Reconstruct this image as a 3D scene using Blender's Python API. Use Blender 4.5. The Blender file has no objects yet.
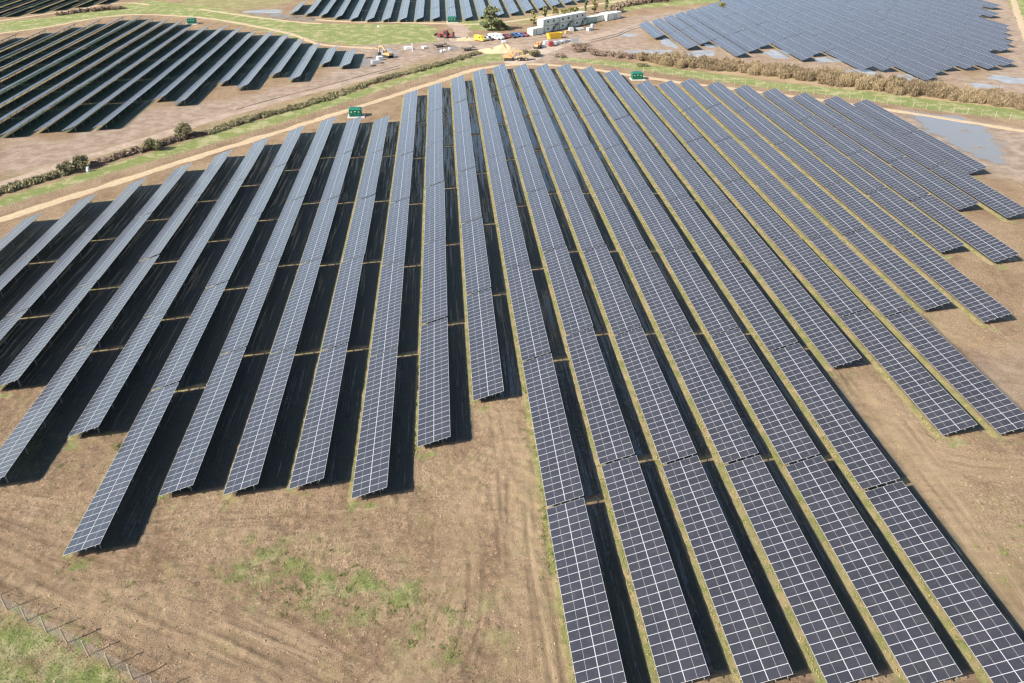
import bpy, bmesh, math, random
import numpy as np
from mathutils import Vector, Matrix
R = math.radians
random.seed(7)
rng = np.random.default_rng(11)
sc = bpy.context.scene
COL = sc.collection

# ------------------------------------------------------------------ camera
CAM_H, PITCH, YAW, FPX = 63.85, R(31.31), R(4.68), 796.0
cp, sp, cyw, syw = math.cos(PITCH), math.sin(PITCH), math.cos(YAW), math.sin(YAW)
FWD = Vector((syw*cp, cyw*cp, -sp)); RIGHT = Vector((cyw, -syw, 0)); UP = RIGHT.cross(FWD)
cam_d = bpy.data.cameras.new('camera'); cam = bpy.data.objects.new('camera', cam_d); COL.objects.link(cam)
m = Matrix((RIGHT, UP, -FWD)).transposed().to_4x4(); m.translation = (0, 0, CAM_H)
cam.matrix_world = m
cam_d.sensor_fit = 'HORIZONTAL'; cam_d.sensor_width = 36.0; cam_d.lens = FPX/1024*36
cam_d.clip_end = 8000
sc.camera = cam

# ------------------------------------------------------------------ light
SUN_EL, SUN_AZ = R(35.4), R(60.8 + 180)          # azimuth from +Y towards +X
w = bpy.data.worlds.new('World'); sc.world = w; w.use_nodes = True
nt = w.node_tree; bg = nt.nodes['Background']
sky = nt.nodes.new('ShaderNodeTexSky'); sky.sky_type = 'NISHITA'; sky.sun_disc = False
sky.sun_elevation = SUN_EL; sky.sun_rotation = SUN_AZ; sky.dust_density = 1.5
nt.links.new(sky.outputs[0], bg.inputs[0]); bg.inputs[1].default_value = 0.10
sl = bpy.data.lights.new('sun', 'SUN'); sl.energy = 4.6; sl.angle = R(0.5); sl.color = (1.0, 0.94, 0.83)
sun = bpy.data.objects.new('sun', sl); COL.objects.link(sun)
sd = Vector((math.sin(R(60.8))*math.cos(SUN_EL), math.cos(R(60.8))*math.cos(SUN_EL), -math.sin(SUN_EL)))
sun.rotation_euler = sd.to_track_quat('-Z', 'Y').to_euler(); sun.location = (-100, -50, 150)
vs = sc.view_settings
vs.view_transform = 'Standard'; vs.look = 'None'; vs.gamma = 1.0; vs.use_curve_mapping = False
vs.exposure = 1.1
sc.cycles.filter_width = 1.3

# ------------------------------------------------------------------ helpers
def gp(x, y, h=0.0):
    """where the sight line through a spot of the survey photo meets the ground (metres)"""
    d = FWD + RIGHT*((x-512)/FPX) - UP*((y-341.5)/FPX)
    t = (h-CAM_H)/d.z
    return (d.x*t, d.y*t)
def gpl(pts): return np.array([gp(*p) for p in pts])

def tag(o, label=None, cat=None, group=None, kind=None):
    if label: o['label'] = label
    if cat: o['category'] = cat
    if group: o['group'] = group
    if kind: o['kind'] = kind
    return o
def empty(name, loc=(0,0,0), rz=0.0):
    o = bpy.data.objects.new(name, None); COL.objects.link(o); o.location = loc; o.rotation_euler = (0,0,rz)
    o.empty_display_size = 0.3
    return o
def link(name, me, parent=None, loc=None, rz=None):
    o = bpy.data.objects.new(name, me); COL.objects.link(o)
    if parent is not None: o.parent = parent
    if loc is not None: o.location = loc
    if rz is not None: o.rotation_euler = (0,0,rz)
    return o

class MB:
    def __init__(s): s.v=[]; s.f=[]; s.mi=[]; s.uv={}
    def quad(s, a,b,c,d, mi=0, uv=None):
        n=len(s.v); s.v += [tuple(a),tuple(b),tuple(c),tuple(d)]; s.f.append((n,n+1,n+2,n+3)); s.mi.append(mi)
        if uv: s.uv[len(s.f)-1]=uv
    def hexa(s, p, mi=0):
        """8 corners: bottom 4 ccw, top 4 ccw"""
        n=len(s.v); s.v += [tuple(q) for q in p]
        for f in ((3,2,1,0),(4,5,6,7),(0,1,5,4),(1,2,6,5),(2,3,7,6),(3,0,4,7)):
            s.f.append(tuple(n+i for i in f)); s.mi.append(mi)
    def box(s, x0,y0,z0,x1,y1,z1, mi=0):
        s.hexa([(x0,y0,z0),(x1,y0,z0),(x1,y1,z0),(x0,y1,z0),(x0,y0,z1),(x1,y0,z1),(x1,y1,z1),(x0,y1,z1)],mi)
    def bar(s, a, b, w, h=None, mi=0):
        h = h or w; a=Vector(a); b=Vector(b); d=(b-a).normalized()
        u = Vector((0,0,1)) if abs(d.z)<.9 else Vector((0,1,0))
        r = d.cross(u).normalized(); u = r.cross(d)
        P=[a-r*w/2-u*h/2, a+r*w/2-u*h/2, b+r*w/2-u*h/2, b-r*w/2-u*h/2]
        Q=[a-r*w/2+u*h/2, a+r*w/2+u*h/2, b+r*w/2+u*h/2, b-r*w/2+u*h/2]
        s.hexa(P+Q, mi)
    def tube(s, a, b, r0, r1=None, n=8, mi=0, cap=True):
        r1 = r0 if r1 is None else r1
        a=Vector(a); b=Vector(b); d=(b-a).normalized()
        u = Vector((0,0,1)) if abs(d.z)<.9 else Vector((0,1,0))
        e = d.cross(u).normalized(); g = d.cross(e)
        k=len(s.v)
        for c,r in ((a,r0),(b,r1)):
            for i in range(n):
                t=2*math.pi*i/n; s.v.append(tuple(c+e*r*math.cos(t)+g*r*math.sin(t)))
        for i in range(n):
            j=(i+1)%n; s.f.append((k+i,k+j,k+n+j,k+n+i)); s.mi.append(mi)
        if cap:
            s.f.append(tuple(k+i for i in range(n))); s.mi.append(mi)
            s.f.append(tuple(k+n+i for i in reversed(range(n)))); s.mi.append(mi)
    def prism(s, prof, y0, y1, mi=0):
        """profile in XZ swept along Y"""
        n=len(prof); k=len(s.v)
        s.v += [(x,y0,z) for x,z in prof]+[(x,y1,z) for x,z in prof]
        for i in range(n):
            j=(i+1)%n; s.f.append((k+i,k+j,k+n+j,k+n+i)); s.mi.append(mi)
        s.f.append(tuple(k+i for i in reversed(range(n)))); s.mi.append(mi)
        s.f.append(tuple(k+n+i for i in range(n))); s.mi.append(mi)
    def mesh(s, name, mats, smooth=False):
        me=bpy.data.meshes.new(name); me.from_pydata(s.v,[],s.f)
        for mt in (mats if isinstance(mats,(list,tuple)) else [mats]): me.materials.append(mt)
        me.polygons.foreach_set('material_index', s.mi)
        if s.uv:
            l=me.uv_layers.new(name='uv')
            for fi,uv in s.uv.items():
                for li,c in zip(me.polygons[fi].loop_indices, uv): l.data[li].uv=c
        bm=bmesh.new(); bm.from_mesh(me); 
        bmesh.ops.recalc_face_normals(bm, faces=bm.faces); bm.to_mesh(me); bm.free()
        if smooth: me.polygons.foreach_set('use_smooth',[True]*len(me.polygons))
        me.update(); return me
    def build(s, name, mats, parent=None, loc=None, rz=None, smooth=False, bevel=0):
        o=link(name, s.mesh(name,mats,smooth), parent, loc, rz)
        if bevel:
            b=o.modifiers.new('bevel','BEVEL'); b.width=bevel; b.segments=2; b.limit_method='ANGLE'
        return o

def np_mesh(name, verts, quads, mats, attrs=None, face_attrs=None, smooth=False):
    me=bpy.data.meshes.new(name); nv=len(verts); nq=len(quads)
    me.vertices.add(nv); me.vertices.foreach_set('co', np.asarray(verts,np.float32).ravel())
    me.loops.add(nq*4); me.loops.foreach_set('vertex_index', np.asarray(quads,np.int32).ravel())
    me.polygons.add(nq); me.polygons.foreach_set('loop_start', np.arange(0,nq*4,4,dtype=np.int32))
    me.polygons.foreach_set('loop_total', np.full(nq,4,np.int32))
    if smooth: me.polygons.foreach_set('use_smooth', np.ones(nq,bool))
    for k,a in (attrs or {}).items():
        at=me.attributes.new(k,'FLOAT','POINT'); at.data.foreach_set('value', np.asarray(a,np.float32))
    for k,a in (face_attrs or {}).items():
        at=me.attributes.new(k,'FLOAT','FACE'); at.data.foreach_set('value', np.asarray(a,np.float32))
    me.materials.append(mats); me.update(calc_edges=True); me.validate(); return me

# ------------------------------------------------------------------ node helpers
class NT:
    def __init__(s, name):
        s.m=bpy.data.materials.new(name); s.m.use_nodes=True; s.t=s.m.node_tree
        s.b=s.t.nodes['Principled BSDF']
    def n(s, typ, **kw):
        nd=s.t.nodes.new(typ)
        for k,v in kw.items(): setattr(nd,k,v)
        return nd
    def set(s, sock, v):
        if isinstance(v, bpy.types.NodeSocket): s.t.links.new(v, sock)
        elif isinstance(v,(tuple,list)) and len(v)==3 and sock.type=='RGBA': sock.default_value=(*v,1)
        else: sock.default_value=v
    def math(s, op, a, b=0.0, c=None, clamp=False):
        nd=s.n('ShaderNodeMath', operation=op, use_clamp=clamp); s.set(nd.inputs[0],a); s.set(nd.inputs[1],b)
        if c is not None: s.set(nd.inputs[2],c)
        return nd.outputs[0]
    def mix(s, fac, a, b, typ='MIX'):
        nd=s.n('ShaderNodeMix', data_type='RGBA', blend_type=typ, clamp_factor=True)
        s.set(nd.inputs[0],fac); s.set(nd.inputs[6],a); s.set(nd.inputs[7],b); return nd.outputs[2]
    def ramp(s, v, lo, hi):
        nd=s.n('ShaderNodeMapRange', clamp=True, interpolation_type='SMOOTHSTEP'); s.set(nd.inputs[0],v); s.set(nd.inputs[1],lo); s.set(nd.inputs[2],hi); return nd.outputs[0]
    def noise(s, vec, scale, detail=3, rough=.55, stretch=None, rot=0, dist=0):
        if stretch or rot:
            mp=s.n('ShaderNodeMapping'); s.set(mp.inputs[0],vec)
            mp.inputs['Rotation'].default_value=(0,0,rot)
            mp.inputs['Scale'].default_value=stretch or (1,1,1); vec=mp.outputs[0]
        nd=s.n('ShaderNodeTexNoise'); s.set(nd.inputs['Vector'],vec); nd.inputs['Scale'].default_value=scale
        nd.inputs['Detail'].default_value=detail; nd.inputs['Roughness'].default_value=rough; nd.inputs['Distortion'].default_value=dist
        return nd.outputs[0]
    def attr(s, name): return s.n('ShaderNodeAttribute', attribute_name=name).outputs['Fac']
    def pos(s): return s.n('ShaderNodeNewGeometry').outputs['Position']
    def obj(s): return s.n('ShaderNodeTexCoord').outputs['Object']
    def bump(s, h, strength, dist):
        nd=s.n('ShaderNodeBump'); s.set(nd.inputs['Height'],h); nd.inputs['Strength'].default_value=strength; nd.inputs['Distance'].default_value=dist
        s.t.links.new(nd.outputs[0], s.b.inputs['Normal'])
    def out(s, col=None, rough=None, metal=None, spec=None):
        if col is not None: s.set(s.b.inputs['Base Color'],col)
        if rough is not None: s.set(s.b.inputs['Roughness'],rough)
        if metal is not None: s.set(s.b.inputs['Metallic'],metal)
        if spec is not None: s.set(s.b.inputs['Specular IOR Level'],spec)
        return s.m
def paint(name, col, rough=.5, metal=0, var=.12, scale=3):
    n=NT(name); f=n.noise(n.obj(), scale, 4)
    d=tuple(c*(1-var) for c in col); l=tuple(min(1,c*(1+var)) for c in col)
    return n.out(n.mix(n.ramp(f,.3,.7), d, l), rough, metal)

# ------------------------------------------------------------------ materials
TL0=30.24
def mat_module():
    n=NT('solar_glass'); uv=n.n('ShaderNodeUVMap', uv_map='uv').outputs[0]
    sep=n.n('ShaderNodeSeparateXYZ'); n.set(sep.inputs[0],uv); u,v=sep.outputs[0],sep.outputs[1]     # metres on the module: u up the slope 0..2.2, v along the row 0..1.1
    L,Wd=2.2,1.1
    fr=.025
    du=n.math('MINIMUM', u, n.math('SUBTRACT', L, u)); dv=n.math('MINIMUM', v, n.math('SUBTRACT', Wd, v))
    frame=n.math('LESS_THAN', n.math('MINIMUM', du, dv), fr)
    half=n.math('LESS_THAN', n.math('ABSOLUTE', n.math('SUBTRACT', u, L/2)), .009)
    def lines(x, step, wd):
        q=n.math('MODULO', x, step); return n.math('LESS_THAN', n.math('MINIMUM', q, n.math('SUBTRACT', step, q)), wd)
    cells=n.math('MAXIMUM', lines(n.math('SUBTRACT',u,fr), (L-2*fr)/24, .0014), lines(n.math('SUBTRACT',v,fr), (Wd-2*fr)/6, .0022))
    oi=n.n('ShaderNodeObjectInfo').outputs['Random']
    nz=n.noise(n.pos(), .35, 2)
    cell=n.mix(n.ramp(nz,.3,.7),(.021,.020,.023),(.028,.027,.030))
    cell=n.mix(n.math('MULTIPLY',cells,.55), cell, (.16,.16,.18))
    so=n.n('ShaderNodeSeparateXYZ'); n.set(so.inputs[0],n.obj()); cb=n.n('ShaderNodeCombineXYZ')
    n.set(cb.inputs[0],n.math('FLOOR',n.math('DIVIDE',so.outputs[0],2.099))); n.set(cb.inputs[1],n.math('FLOOR',n.math('DIVIDE',so.outputs[1],TL0/27))); n.set(cb.inputs[2],n.math('MULTIPLY',oi,91.7))
    wn=n.n('ShaderNodeTexWhiteNoise',noise_dimensions='3D'); n.set(wn.inputs[0],cb.outputs[0])
    cell=n.mix(n.math('MULTIPLY',wn.outputs[0],.28), cell, (.045,.042,.058))
    white=n.math('MAXIMUM', frame, half)
    # thin film of dust on the glass
    dust=n.ramp(n.noise(n.pos(),1.3,4),.45,.8)
    cell=n.mix(n.math('MULTIPLY',dust,.05), cell, (.30,.26,.21))
    col=n.mix(white, cell, (.42,.42,.44))
    n.out(col, n.math('ADD', n.math('MULTIPLY',frame,.2), .20))
    n.b.inputs['IOR'].default_value=1.72
    n.b.inputs['Sheen Weight'].default_value=.50; n.b.inputs['Sheen Roughness'].default_value=.35; n.b.inputs['Sheen Tint'].default_value=(.68,.82,1,1)
    return n.m
M={}
M['glass']=mat_module()
M['alu']=paint('aluminium',(.55,.56,.58),.4,.6)
M['galv']=paint('galvanised_steel',(.24,.25,.26),.5,.4)
M['back']=paint('module_back',(.10,.10,.11),.6)
M['kiosk']=paint('kiosk_green',(.006,.115,.07),.4)
M['kiosk_d']=paint('kiosk_dark_green',(.004,.085,.05),.45)
M['concrete']=paint('concrete',(.46,.44,.40),.85)
M['cabin']=paint('cabin_white',(.58,.62,.55),.5)
M['cabin_g']=paint('cabin_green_grey',(.36,.46,.37),.5)
M['white']=paint('white_paint',(.66,.66,.63),.4)
M['dark']=paint('dark_rubber',(.022,.022,.024),.7)
M['win']=paint('window_glass',(.03,.04,.05),.08)
M['yellow']=paint('yellow_paint',(.66,.42,.04),.45)
M['orange']=paint('orange_paint',(.46,.27,.12),.6)
M['red']=paint('red_paint',(.24,.035,.035),.5)
M['blue']=paint('blue_paint',(.03,.09,.24),.35)
M['black']=paint('black_paint',(.02,.022,.03),.3)
M['silver']=paint('silver_paint',(.42,.44,.46),.3,.3)
M['post']=paint('timber_post',(.36,.31,.22),.8)
M['wire']=paint('fence_wire',(.45,.46,.45),.4,.6)
M['bark']=paint('bark',(.16,.11,.08),.9)
M['sandm']=paint('heaped_sand',(.42,.325,.20),.95,0,.15,1.2)
M['spoil']=paint('dark_spoil',(.09,.075,.06),.95)
M['plastic']=paint('white_plastic',(.56,.57,.58),.4)
M['label']=paint('sign_white',(.85,.85,.82),.4)
M['sign_y']=paint('sign_yellow',(.8,.6,.03),.4)

def mat_leaf(name, c0, c1, c2):
    n=NT(name); t=n.attr('tint')
    col=n.mix(n.ramp(t,0,.5), c0, c1); col=n.mix(n.ramp(t,.5,1), col, c2)
    n.out(col,.7); n.b.inputs['Specular IOR Level'].default_value=.2
    return n.m
M['hedge']=mat_leaf('bramble_leaf',(.11,.085,.055),(.24,.18,.11),(.34,.27,.155))
M['bush']=mat_leaf('bush_leaf',(.075,.07,.048),(.15,.145,.078),(.29,.245,.15))
M['hedge_thin']=mat_leaf('hedgerow_leaf',(.12,.11,.065),(.21,.19,.105),(.32,.28,.165))
M['twig']=mat_leaf('twig',(.12,.085,.065),(.22,.16,.12),(.30,.23,.17))
M['pine']=mat_leaf('pine_needle',(.07,.085,.045),(.13,.15,.075),(.22,.23,.11))
M['sap']=mat_leaf('young_leaf',(.10,.11,.04),(.17,.17,.06),(.26,.23,.10))
M['grassb']=mat_leaf('grass_blade',(.18,.21,.06),(.34,.28,.13),(.44,.36,.20))
M['weed']=mat_leaf('weed_leaf',(.13,.17,.05),(.19,.22,.075),(.31,.29,.13))

# ------------------------------------------------------------------ layout of the rows (metres)
PITCHX, TAB, TL0 = 7.43, 30.65, 30.24
TILT, LOWZ = R(19), .79
def MX(k): return 9.4+(PITCHX if k>=0 else 7.405)*k
# main field: k, upper end, number of tables
MAIN=[(-13,158.9,3),(-12,168.6,3),(-11,178.2,3),(-10,187.6,3),(-9,197.4,4),(-8,206.4,4),(-7,216.2,5),(-6,224.8,5),(-5,224.4,5),(-4,224.8,5),(-3,253.2,6),(-2,262.1,6),(-1,271.4,6),
 (0,280.7,8),(1,287.5,8),(2,287.0,8),(3,286.4,8),(4,285.7,8),(5,280.6,8),(6,275.4,6),(7,259.0,6),(8,258.6,6),(9,260.1,5),(10,255.6,5),(11,250.6,4),(12,245.8,4),(13,239.8,3),(14,234.7,3),(15,230.3,2)]
TLtop={-25:361,-24:371.4,-23:383.7,-22:392,-21:400.6,-20:402,-19:395.7,-18:391.5,-17:386.7,-16:372.6,-15:372.6,-14:372,-13:366,-12:358.6,-11:357.4,-10:351,-9:339.5,-8:330,-7:323.8,-6:317.6}
TLbot={-17:218.6,-16:222.4,-15:222,-14:224,-13:252.8,-12:247.5,-11:271.5,-10:265,-9:281.7,-8:274.8,-7:296.7,-6:292.7}
TRtop=[367,374.3,382.3,390.4,397.7,405.3,413.8,421.7]
TRbot=[335.9,314.2,321.9,299.3,306.6,314.5,290.8,299,274.1,272.7,257.9,266.4,272,272.9,272.3,276.3,298.5,300,308.9,320.9,331.9,342.8,373,373.1,396,396]
TRx=[86,93.4,100.7,107.9,115.1,122.3,129.6,136.8,143.8,151,158.4,165.8,173.3,181,188.8,197,204.5,211,217.5,224.3,231.2,238,245,252.5,260,267.4]
TMbot={-11:408.3,-10:403.8,-9:399.9,-8:394,-7:388.3,-6:386,-5:385.3,-4:385,-3:385.5,-2:385.9,-1:385.3,0:385.9,1:391.3,2:392.7,3:398.3,4:405,5:413.1,6:419.8,7:427.5,8:435,9:443}

# ------------------------------------------------------------------ ground
def axis(segs):
    out=[segs[0][0]]
    for a,b,st in segs:
        n=max(1,int(round((b-a)/st))); out += list(np.linspace(a,b,n+1)[1:])
    return np.array(out)
xs=axis([(-4500,-900,600),(-900,-340,40),(-340,-66,1.6),(-66,26,.24),(26,112,.6),(112,340,1.6),(340,900,40),(900,4500,600)])
ys=axis([(-1500,-200,300),(-200,20,20),(20,34,1.2),(34,104,.26),(104,150,.8),(150,420,1.1),(420,560,2.5),(560,1200,40),(1200,6000,600)])
X,Y=np.meshgrid(xs,ys); X=X.ravel(); Y=Y.ravel(); NV=len(X)
def vnoise(x,y,s,seed):
    r=np.random.default_rng(seed); g=r.random((256,256))
    u=x/s; v=y/s; i=np.floor(u).astype(int); j=np.floor(v).astype(int); fu=u-i; fv=v-j
    fu=fu*fu*(3-2*fu); fv=fv*fv*(3-2*fv)
    a=g[i%256,j%256]; b=g[(i+1)%256,j%256]; c=g[i%256,(j+1)%256]; d=g[(i+1)%256,(j+1)%256]
    return (a*(1-fu)+b*fu)*(1-fv)+(c*(1-fu)+d*fu)*fv
def fbm(x,y,s,seed): return (vnoise(x,y,s,seed)+.5*vnoise(x,y,s/2.1,seed+1)+.25*vnoise(x,y,s/4.3,seed+2))/1.75
def polydist(px,py,poly,closed=True):
    n=len(poly); d2=np.full(px.shape,1e18); ins=np.zeros(px.shape,bool)
    for i in range(n if closed else n-1):
        ax,ay=poly[i]; bx,by=poly[(i+1)%n]; ex,ey=bx-ax,by-ay; L=ex*ex+ey*ey+1e-9
        t=np.clip(((px-ax)*ex+(py-ay)*ey)/L,0,1); dx=px-ax-t*ex; dy=py-ay-t*ey
        d2=np.minimum(d2,dx*dx+dy*dy)
        if closed:
            c=((ay>py)!=(by>py)); xi=ax+(py-ay)/((by-ay) if abs(by-ay)>1e-9 else 1e-9)*ex
            ins ^= c&(px<xi)
    d=np.sqrt(d2)
    return np.where(ins,-d,d) if closed else d
def zone(poly, soft=1.0, amt=1.0, nz=0, seed=0):
    """1 inside, 0 outside, soft edge in metres with a ragged outline"""
    poly=np.asarray(poly); out=np.zeros(NV); lo=poly.min(0)-12; hi=poly.max(0)+12
    q=np.where((X>lo[0])&(X<hi[0])&(Y>lo[1])&(Y<hi[1]))[0]
    d=polydist(X[q],Y[q],poly)
    if nz: d=d+(fbm(X[q],Y[q],nz*3,seed)-.5)*2*nz
    out[q]=amt*np.clip(.5-d/(2*soft),0,1); return out
def mx(a,b): return np.maximum(a,b)

strip_up=[(-30,208),(0,199),(60,181),(120,162),(198,138.6),(279,114.4),(330,99.5),(380,84),(427,69.3),(462,60.5),(485,55.3),(500,52)]
strip_lo=[(502,61),(480,63),(450,69.3),(415,79.3),(380,90.4),(330,107),(279,123),(198,148),(120,170),(60,189),(0,207),(-30,216)]
stripR_up=[(560,56.5),(618,61.5),(662,66.5),(706,72.5),(754,78.5),(764,81),(866,91),(942,101),(1024,110),(1100,119)]
stripR_lo=[(1100,130),(1024,120),(942,111.5),(866,100),(764,87.5),(706,79.5),(662,73),(618,67),(560,60)]
gA=[(0,22),(50,17),(100,9),(150,0),(215,8),(250,15),(300,23),(350,24),(420,24),(437,29),(437,42),(400,44),(350,45),(300,40),(270,32),(250,27),(200,18),(150,13),(100,18),(50,26),(0,34)]
grass=np.zeros(NV); straw=np.zeros(NV); wet=np.zeros(NV); pale=np.zeros(NV); gravel=np.zeros(NV)
grass=mx(grass,zone(gpl(strip_up+strip_lo),.7,1,.5,3))
grass=mx(grass,zone(gpl(stripR_up+stripR_lo),.7,1,.5,4))
grass=mx(grass,zone(gpl(gA),1.5,.95,2,5))
for poly,a in (([(455,20),(500,19),(512,26),(498,31),(470,29),(452,26)],.8),([(505,20),(560,9),(600,5),(590,12),(545,20),(520,27)],.45),
               ([(612,15),(640,9),(700,4),(725,1),(770,-12),(640,-14),(600,-2),(605,9)],.75),([(1006,-5),(1040,-5),(1060,60),(1018,22)],.9),
               ([(470,60),(500,50),(503,61),(480,64)],.9),([(190,-6),(300,-6),(290,2),(250,12),(205,7)],.45),([(170,-2),(230,-8),(250,8),(200,10)],.5)):
    grass=mx(grass,zone(gpl(poly),2,a,2,9))
for poly,a in (([(-20,180),(60,162),(120,144),(198,124),(279,103),(380,72),(440,54),(440,62),(380,82),(279,112),(198,137),(120,160),(60,181),(-20,204)],.34),([(640,56),(764,64),(900,84),(1060,104),(1060,108),(900,92),(764,78),(640,62)],.3)):
    grass=mx(grass,zone(gpl(poly),2,a,2,19))
# field at the near left corner, beyond the mesh fence
fb=[(-40,585),(6.6,610),(27,621),(47.6,632),(67,643.7),(88.6,654.7),(111,666.7),(133,680),(220,726),(150,800),(-100,800)]
fbg=gpl(fb)
grass=mx(grass,zone(fbg,1.2,.8,.9,12)*(.25+.95*fbm(X,Y,3.0,40)))
near=(Y<150)&(np.abs(X)<130)
fence_d=np.full(NV,99.); q=np.where((X<0)&(X>-70)&(Y<75)&(Y>20))[0]; fence_d[q]=polydist(X[q],Y[q],fbg)
grass=mx(grass,np.clip(1-fence_d/3.2,0,1)*np.clip(fbm(X,Y,1.6,50)*3-1.35,0,1)*.8)
# weedy patches on the worn ground in front
for cx_,cy_,rx,ry,a in ((345,590,105,42,.66),(445,625,55,45,.6),(285,572,55,28,.6),(430,668,30,25,.5),(30,455,40,40,.35),(120,455,22,20,.5),(420,660,40,30,.4),(1010,545,50,60,.35),(545,455,10,60,.4),(530,500,9,60,.45),(560,600,8,90,.4)):
    c=np.array([gp(cx_+rx*math.cos(t),cy_+ry*math.sin(t)) for t in np.linspace(0,6.283,14)[:-1]])
    grass=mx(grass,zone(c,6,a*1.15,5,int(cx_))*np.clip(fbm(X,Y,1.8,77)*2.4-.5,0,1.1))
# ground carrying the rows: stubble darkened to paint in the tables' cast shade
def rows_bounds():
    for k,t,n in MAIN: yield MX(k), t-n*TAB+.8, t+.4
    for k,t in TLtop.items(): yield MX(k-.28), TLbot.get(k,215), t
    for i,b in enumerate(TRbot): yield TRx[i], b, (TRtop[i] if i<8 else 520)
    for k,b in TMbot.items(): yield MX(k), b, (438.7 if k==-11 else 520)
    for k in range(-36,-24): yield MX(k+.05), 414+max(0,(k+29))*8.5, 520
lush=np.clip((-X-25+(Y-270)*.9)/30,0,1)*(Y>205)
field=np.zeros(NV); fringe_sun=np.zeros(NV); 
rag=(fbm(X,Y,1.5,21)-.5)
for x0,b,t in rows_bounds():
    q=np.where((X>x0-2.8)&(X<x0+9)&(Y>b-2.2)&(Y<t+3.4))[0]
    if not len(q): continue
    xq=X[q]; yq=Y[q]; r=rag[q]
    e=np.minimum(np.minimum(xq-(x0+.55),(x0+7.3)-xq)/.5, np.minimum(yq-(b+.75+np.clip(xq-x0,0,7)*.13),(t+1.6)-yq)/.5)+r*.5  # dark mask, edges slanted to match the shadow the tables cast
    # painted sun strip where light falls through each gap between two tables
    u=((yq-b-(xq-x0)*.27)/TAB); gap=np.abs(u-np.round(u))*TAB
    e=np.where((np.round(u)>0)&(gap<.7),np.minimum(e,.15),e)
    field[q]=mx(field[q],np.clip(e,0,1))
    fringe_sun[q]=mx(fringe_sun[q],np.where((np.round(u)>0)&(np.round(u)<(t-b-8)/TAB+.4),np.clip(1.3-gap/.45,0,1)*.8,0)*np.clip((xq-x0),0,1)*np.clip((x0+7.2-xq),0,1))
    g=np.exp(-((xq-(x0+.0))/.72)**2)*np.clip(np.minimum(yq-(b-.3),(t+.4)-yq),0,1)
    fringe_sun[q]=mx(fringe_sun[q],g*(1 if t<300 and x0>-90 else .62))
# waterlogged ground between the rows in the middle of the near array
wet=np.clip(1.25-np.sqrt(((X-25)/72)**2+((Y-215)/110)**2),0,1)*field
wet=mx(wet,np.clip(1.3-np.sqrt(((X-30)/45)**2+((Y-90)/60)**2),0,.75)*field)
wet=mx(wet,.50*field*((Y<290)&(X>-92)))
mud=np.zeros(NV)
for poly,a in (([(440,38),(520,33),(600,30),(625,18),(700,8),(720,12),(640,40),(700,60),(600,58),(530,66),(440,60)],.7),
               ([(330,50),(440,34),(470,45),(440,56),(330,90)],.8),([(0,135),(60,140),(140,110),(230,100),(380,62),(450,50),(380,72),(250,112),(150,135),(60,165),(0,180)],.7),
               ([(870,108),(942,116),(1060,132),(1060,190),(985,175),(930,150)],.8),
               ([(980,0),(1006,0),(1060,80),(1060,112),(960,88),(1010,60),(990,45),(1002,25)],.75),([(640,45),(720,60),(860,88),(960,96),(1030,104),(960,70),(800,45),(700,40)],.5)):
    mud=mx(mud,zone(gpl(poly),3,a,3,31))
for poly,a in (([(960,365),(1040,345),(1040,420),(985,410)],.45),):
    mud=mx(mud,zone(gpl(poly),3,a,3,37))
for poly,a in (([(905,110),(960,116),(985,125),(1003,140),(1002,165),(985,160),(950,145),(920,125)],.72),([(425,50),(470,42),(480,46),(440,56)],.7),([(250,8),(300,14),(330,20),(300,22),(250,16)],.7),([(370,48),(396,46),(398,55),(372,58)],.8),([(340,54),(380,60),(370,68),(345,62)],.7)):
    wet=mx(wet,zone(gpl(poly),2.5,a*(.9 if a>.7 and a<.75 and poly[0][0]>800 else .62),3,33))
# pale trodden tracks and gravel showing through
for pts,hw,a in (([(870,395),(905,445),(945,500),(985,560),(1030,640)],3.2,.75),([(935,455),(1000,470),(1060,480)],2.5,.5),([(985,560),(1010,640)],2,.5),([(940,330),(985,345),(1040,350)],3,.5),
                 ([(0,555),(60,585),(140,615),(230,650),(300,690)],3.0,.35),([(470,470),(462,560),(440,620),(400,690)],2.5,.35),([(505,420),(520,480),(528,560),(548,690)],3.2,.5)):
    P=gpl(pts); q=np.where((X>P[:,0].min()-9)&(X<P[:,0].max()+9)&(Y>P[:,1].min()-9)&(Y<P[:,1].max()+9))[0]
    d=polydist(X[q],Y[q],P,False); pale[q]=mx(pale[q],a*np.clip(1.3-d/hw+ (fbm(X[q],Y[q],3,61)-.5)*1.2,0,1))
pale=mx(pale,zone(gpl([(640,58),(700,61),(764,66),(866,81),(960,92),(1090,107),(1090,120),(942,104),(866,92),(764,80),(700,70),(640,64)]),3,.9,3,71))
# green at the feet of the rows
for k_,t_,n_ in MAIN:
    b_=t_-n_*TAB+.8
    for dx_,dy_,r_ in ((.6,-.7,1.0),(2.2,-.5,.7)):
        q=np.where((np.abs(X-MX(k_)-dx_)<4)&(np.abs(Y-b_-dy_)<4))[0]
        grass[q]=mx(grass[q],np.clip(1.3-np.hypot(X[q]-MX(k_)-dx_,Y[q]-b_-dy_)/(r_*1.3),0,.6)*np.clip(fbm(X[q],Y[q],1.2,66)*3-.9,0,1))
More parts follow.
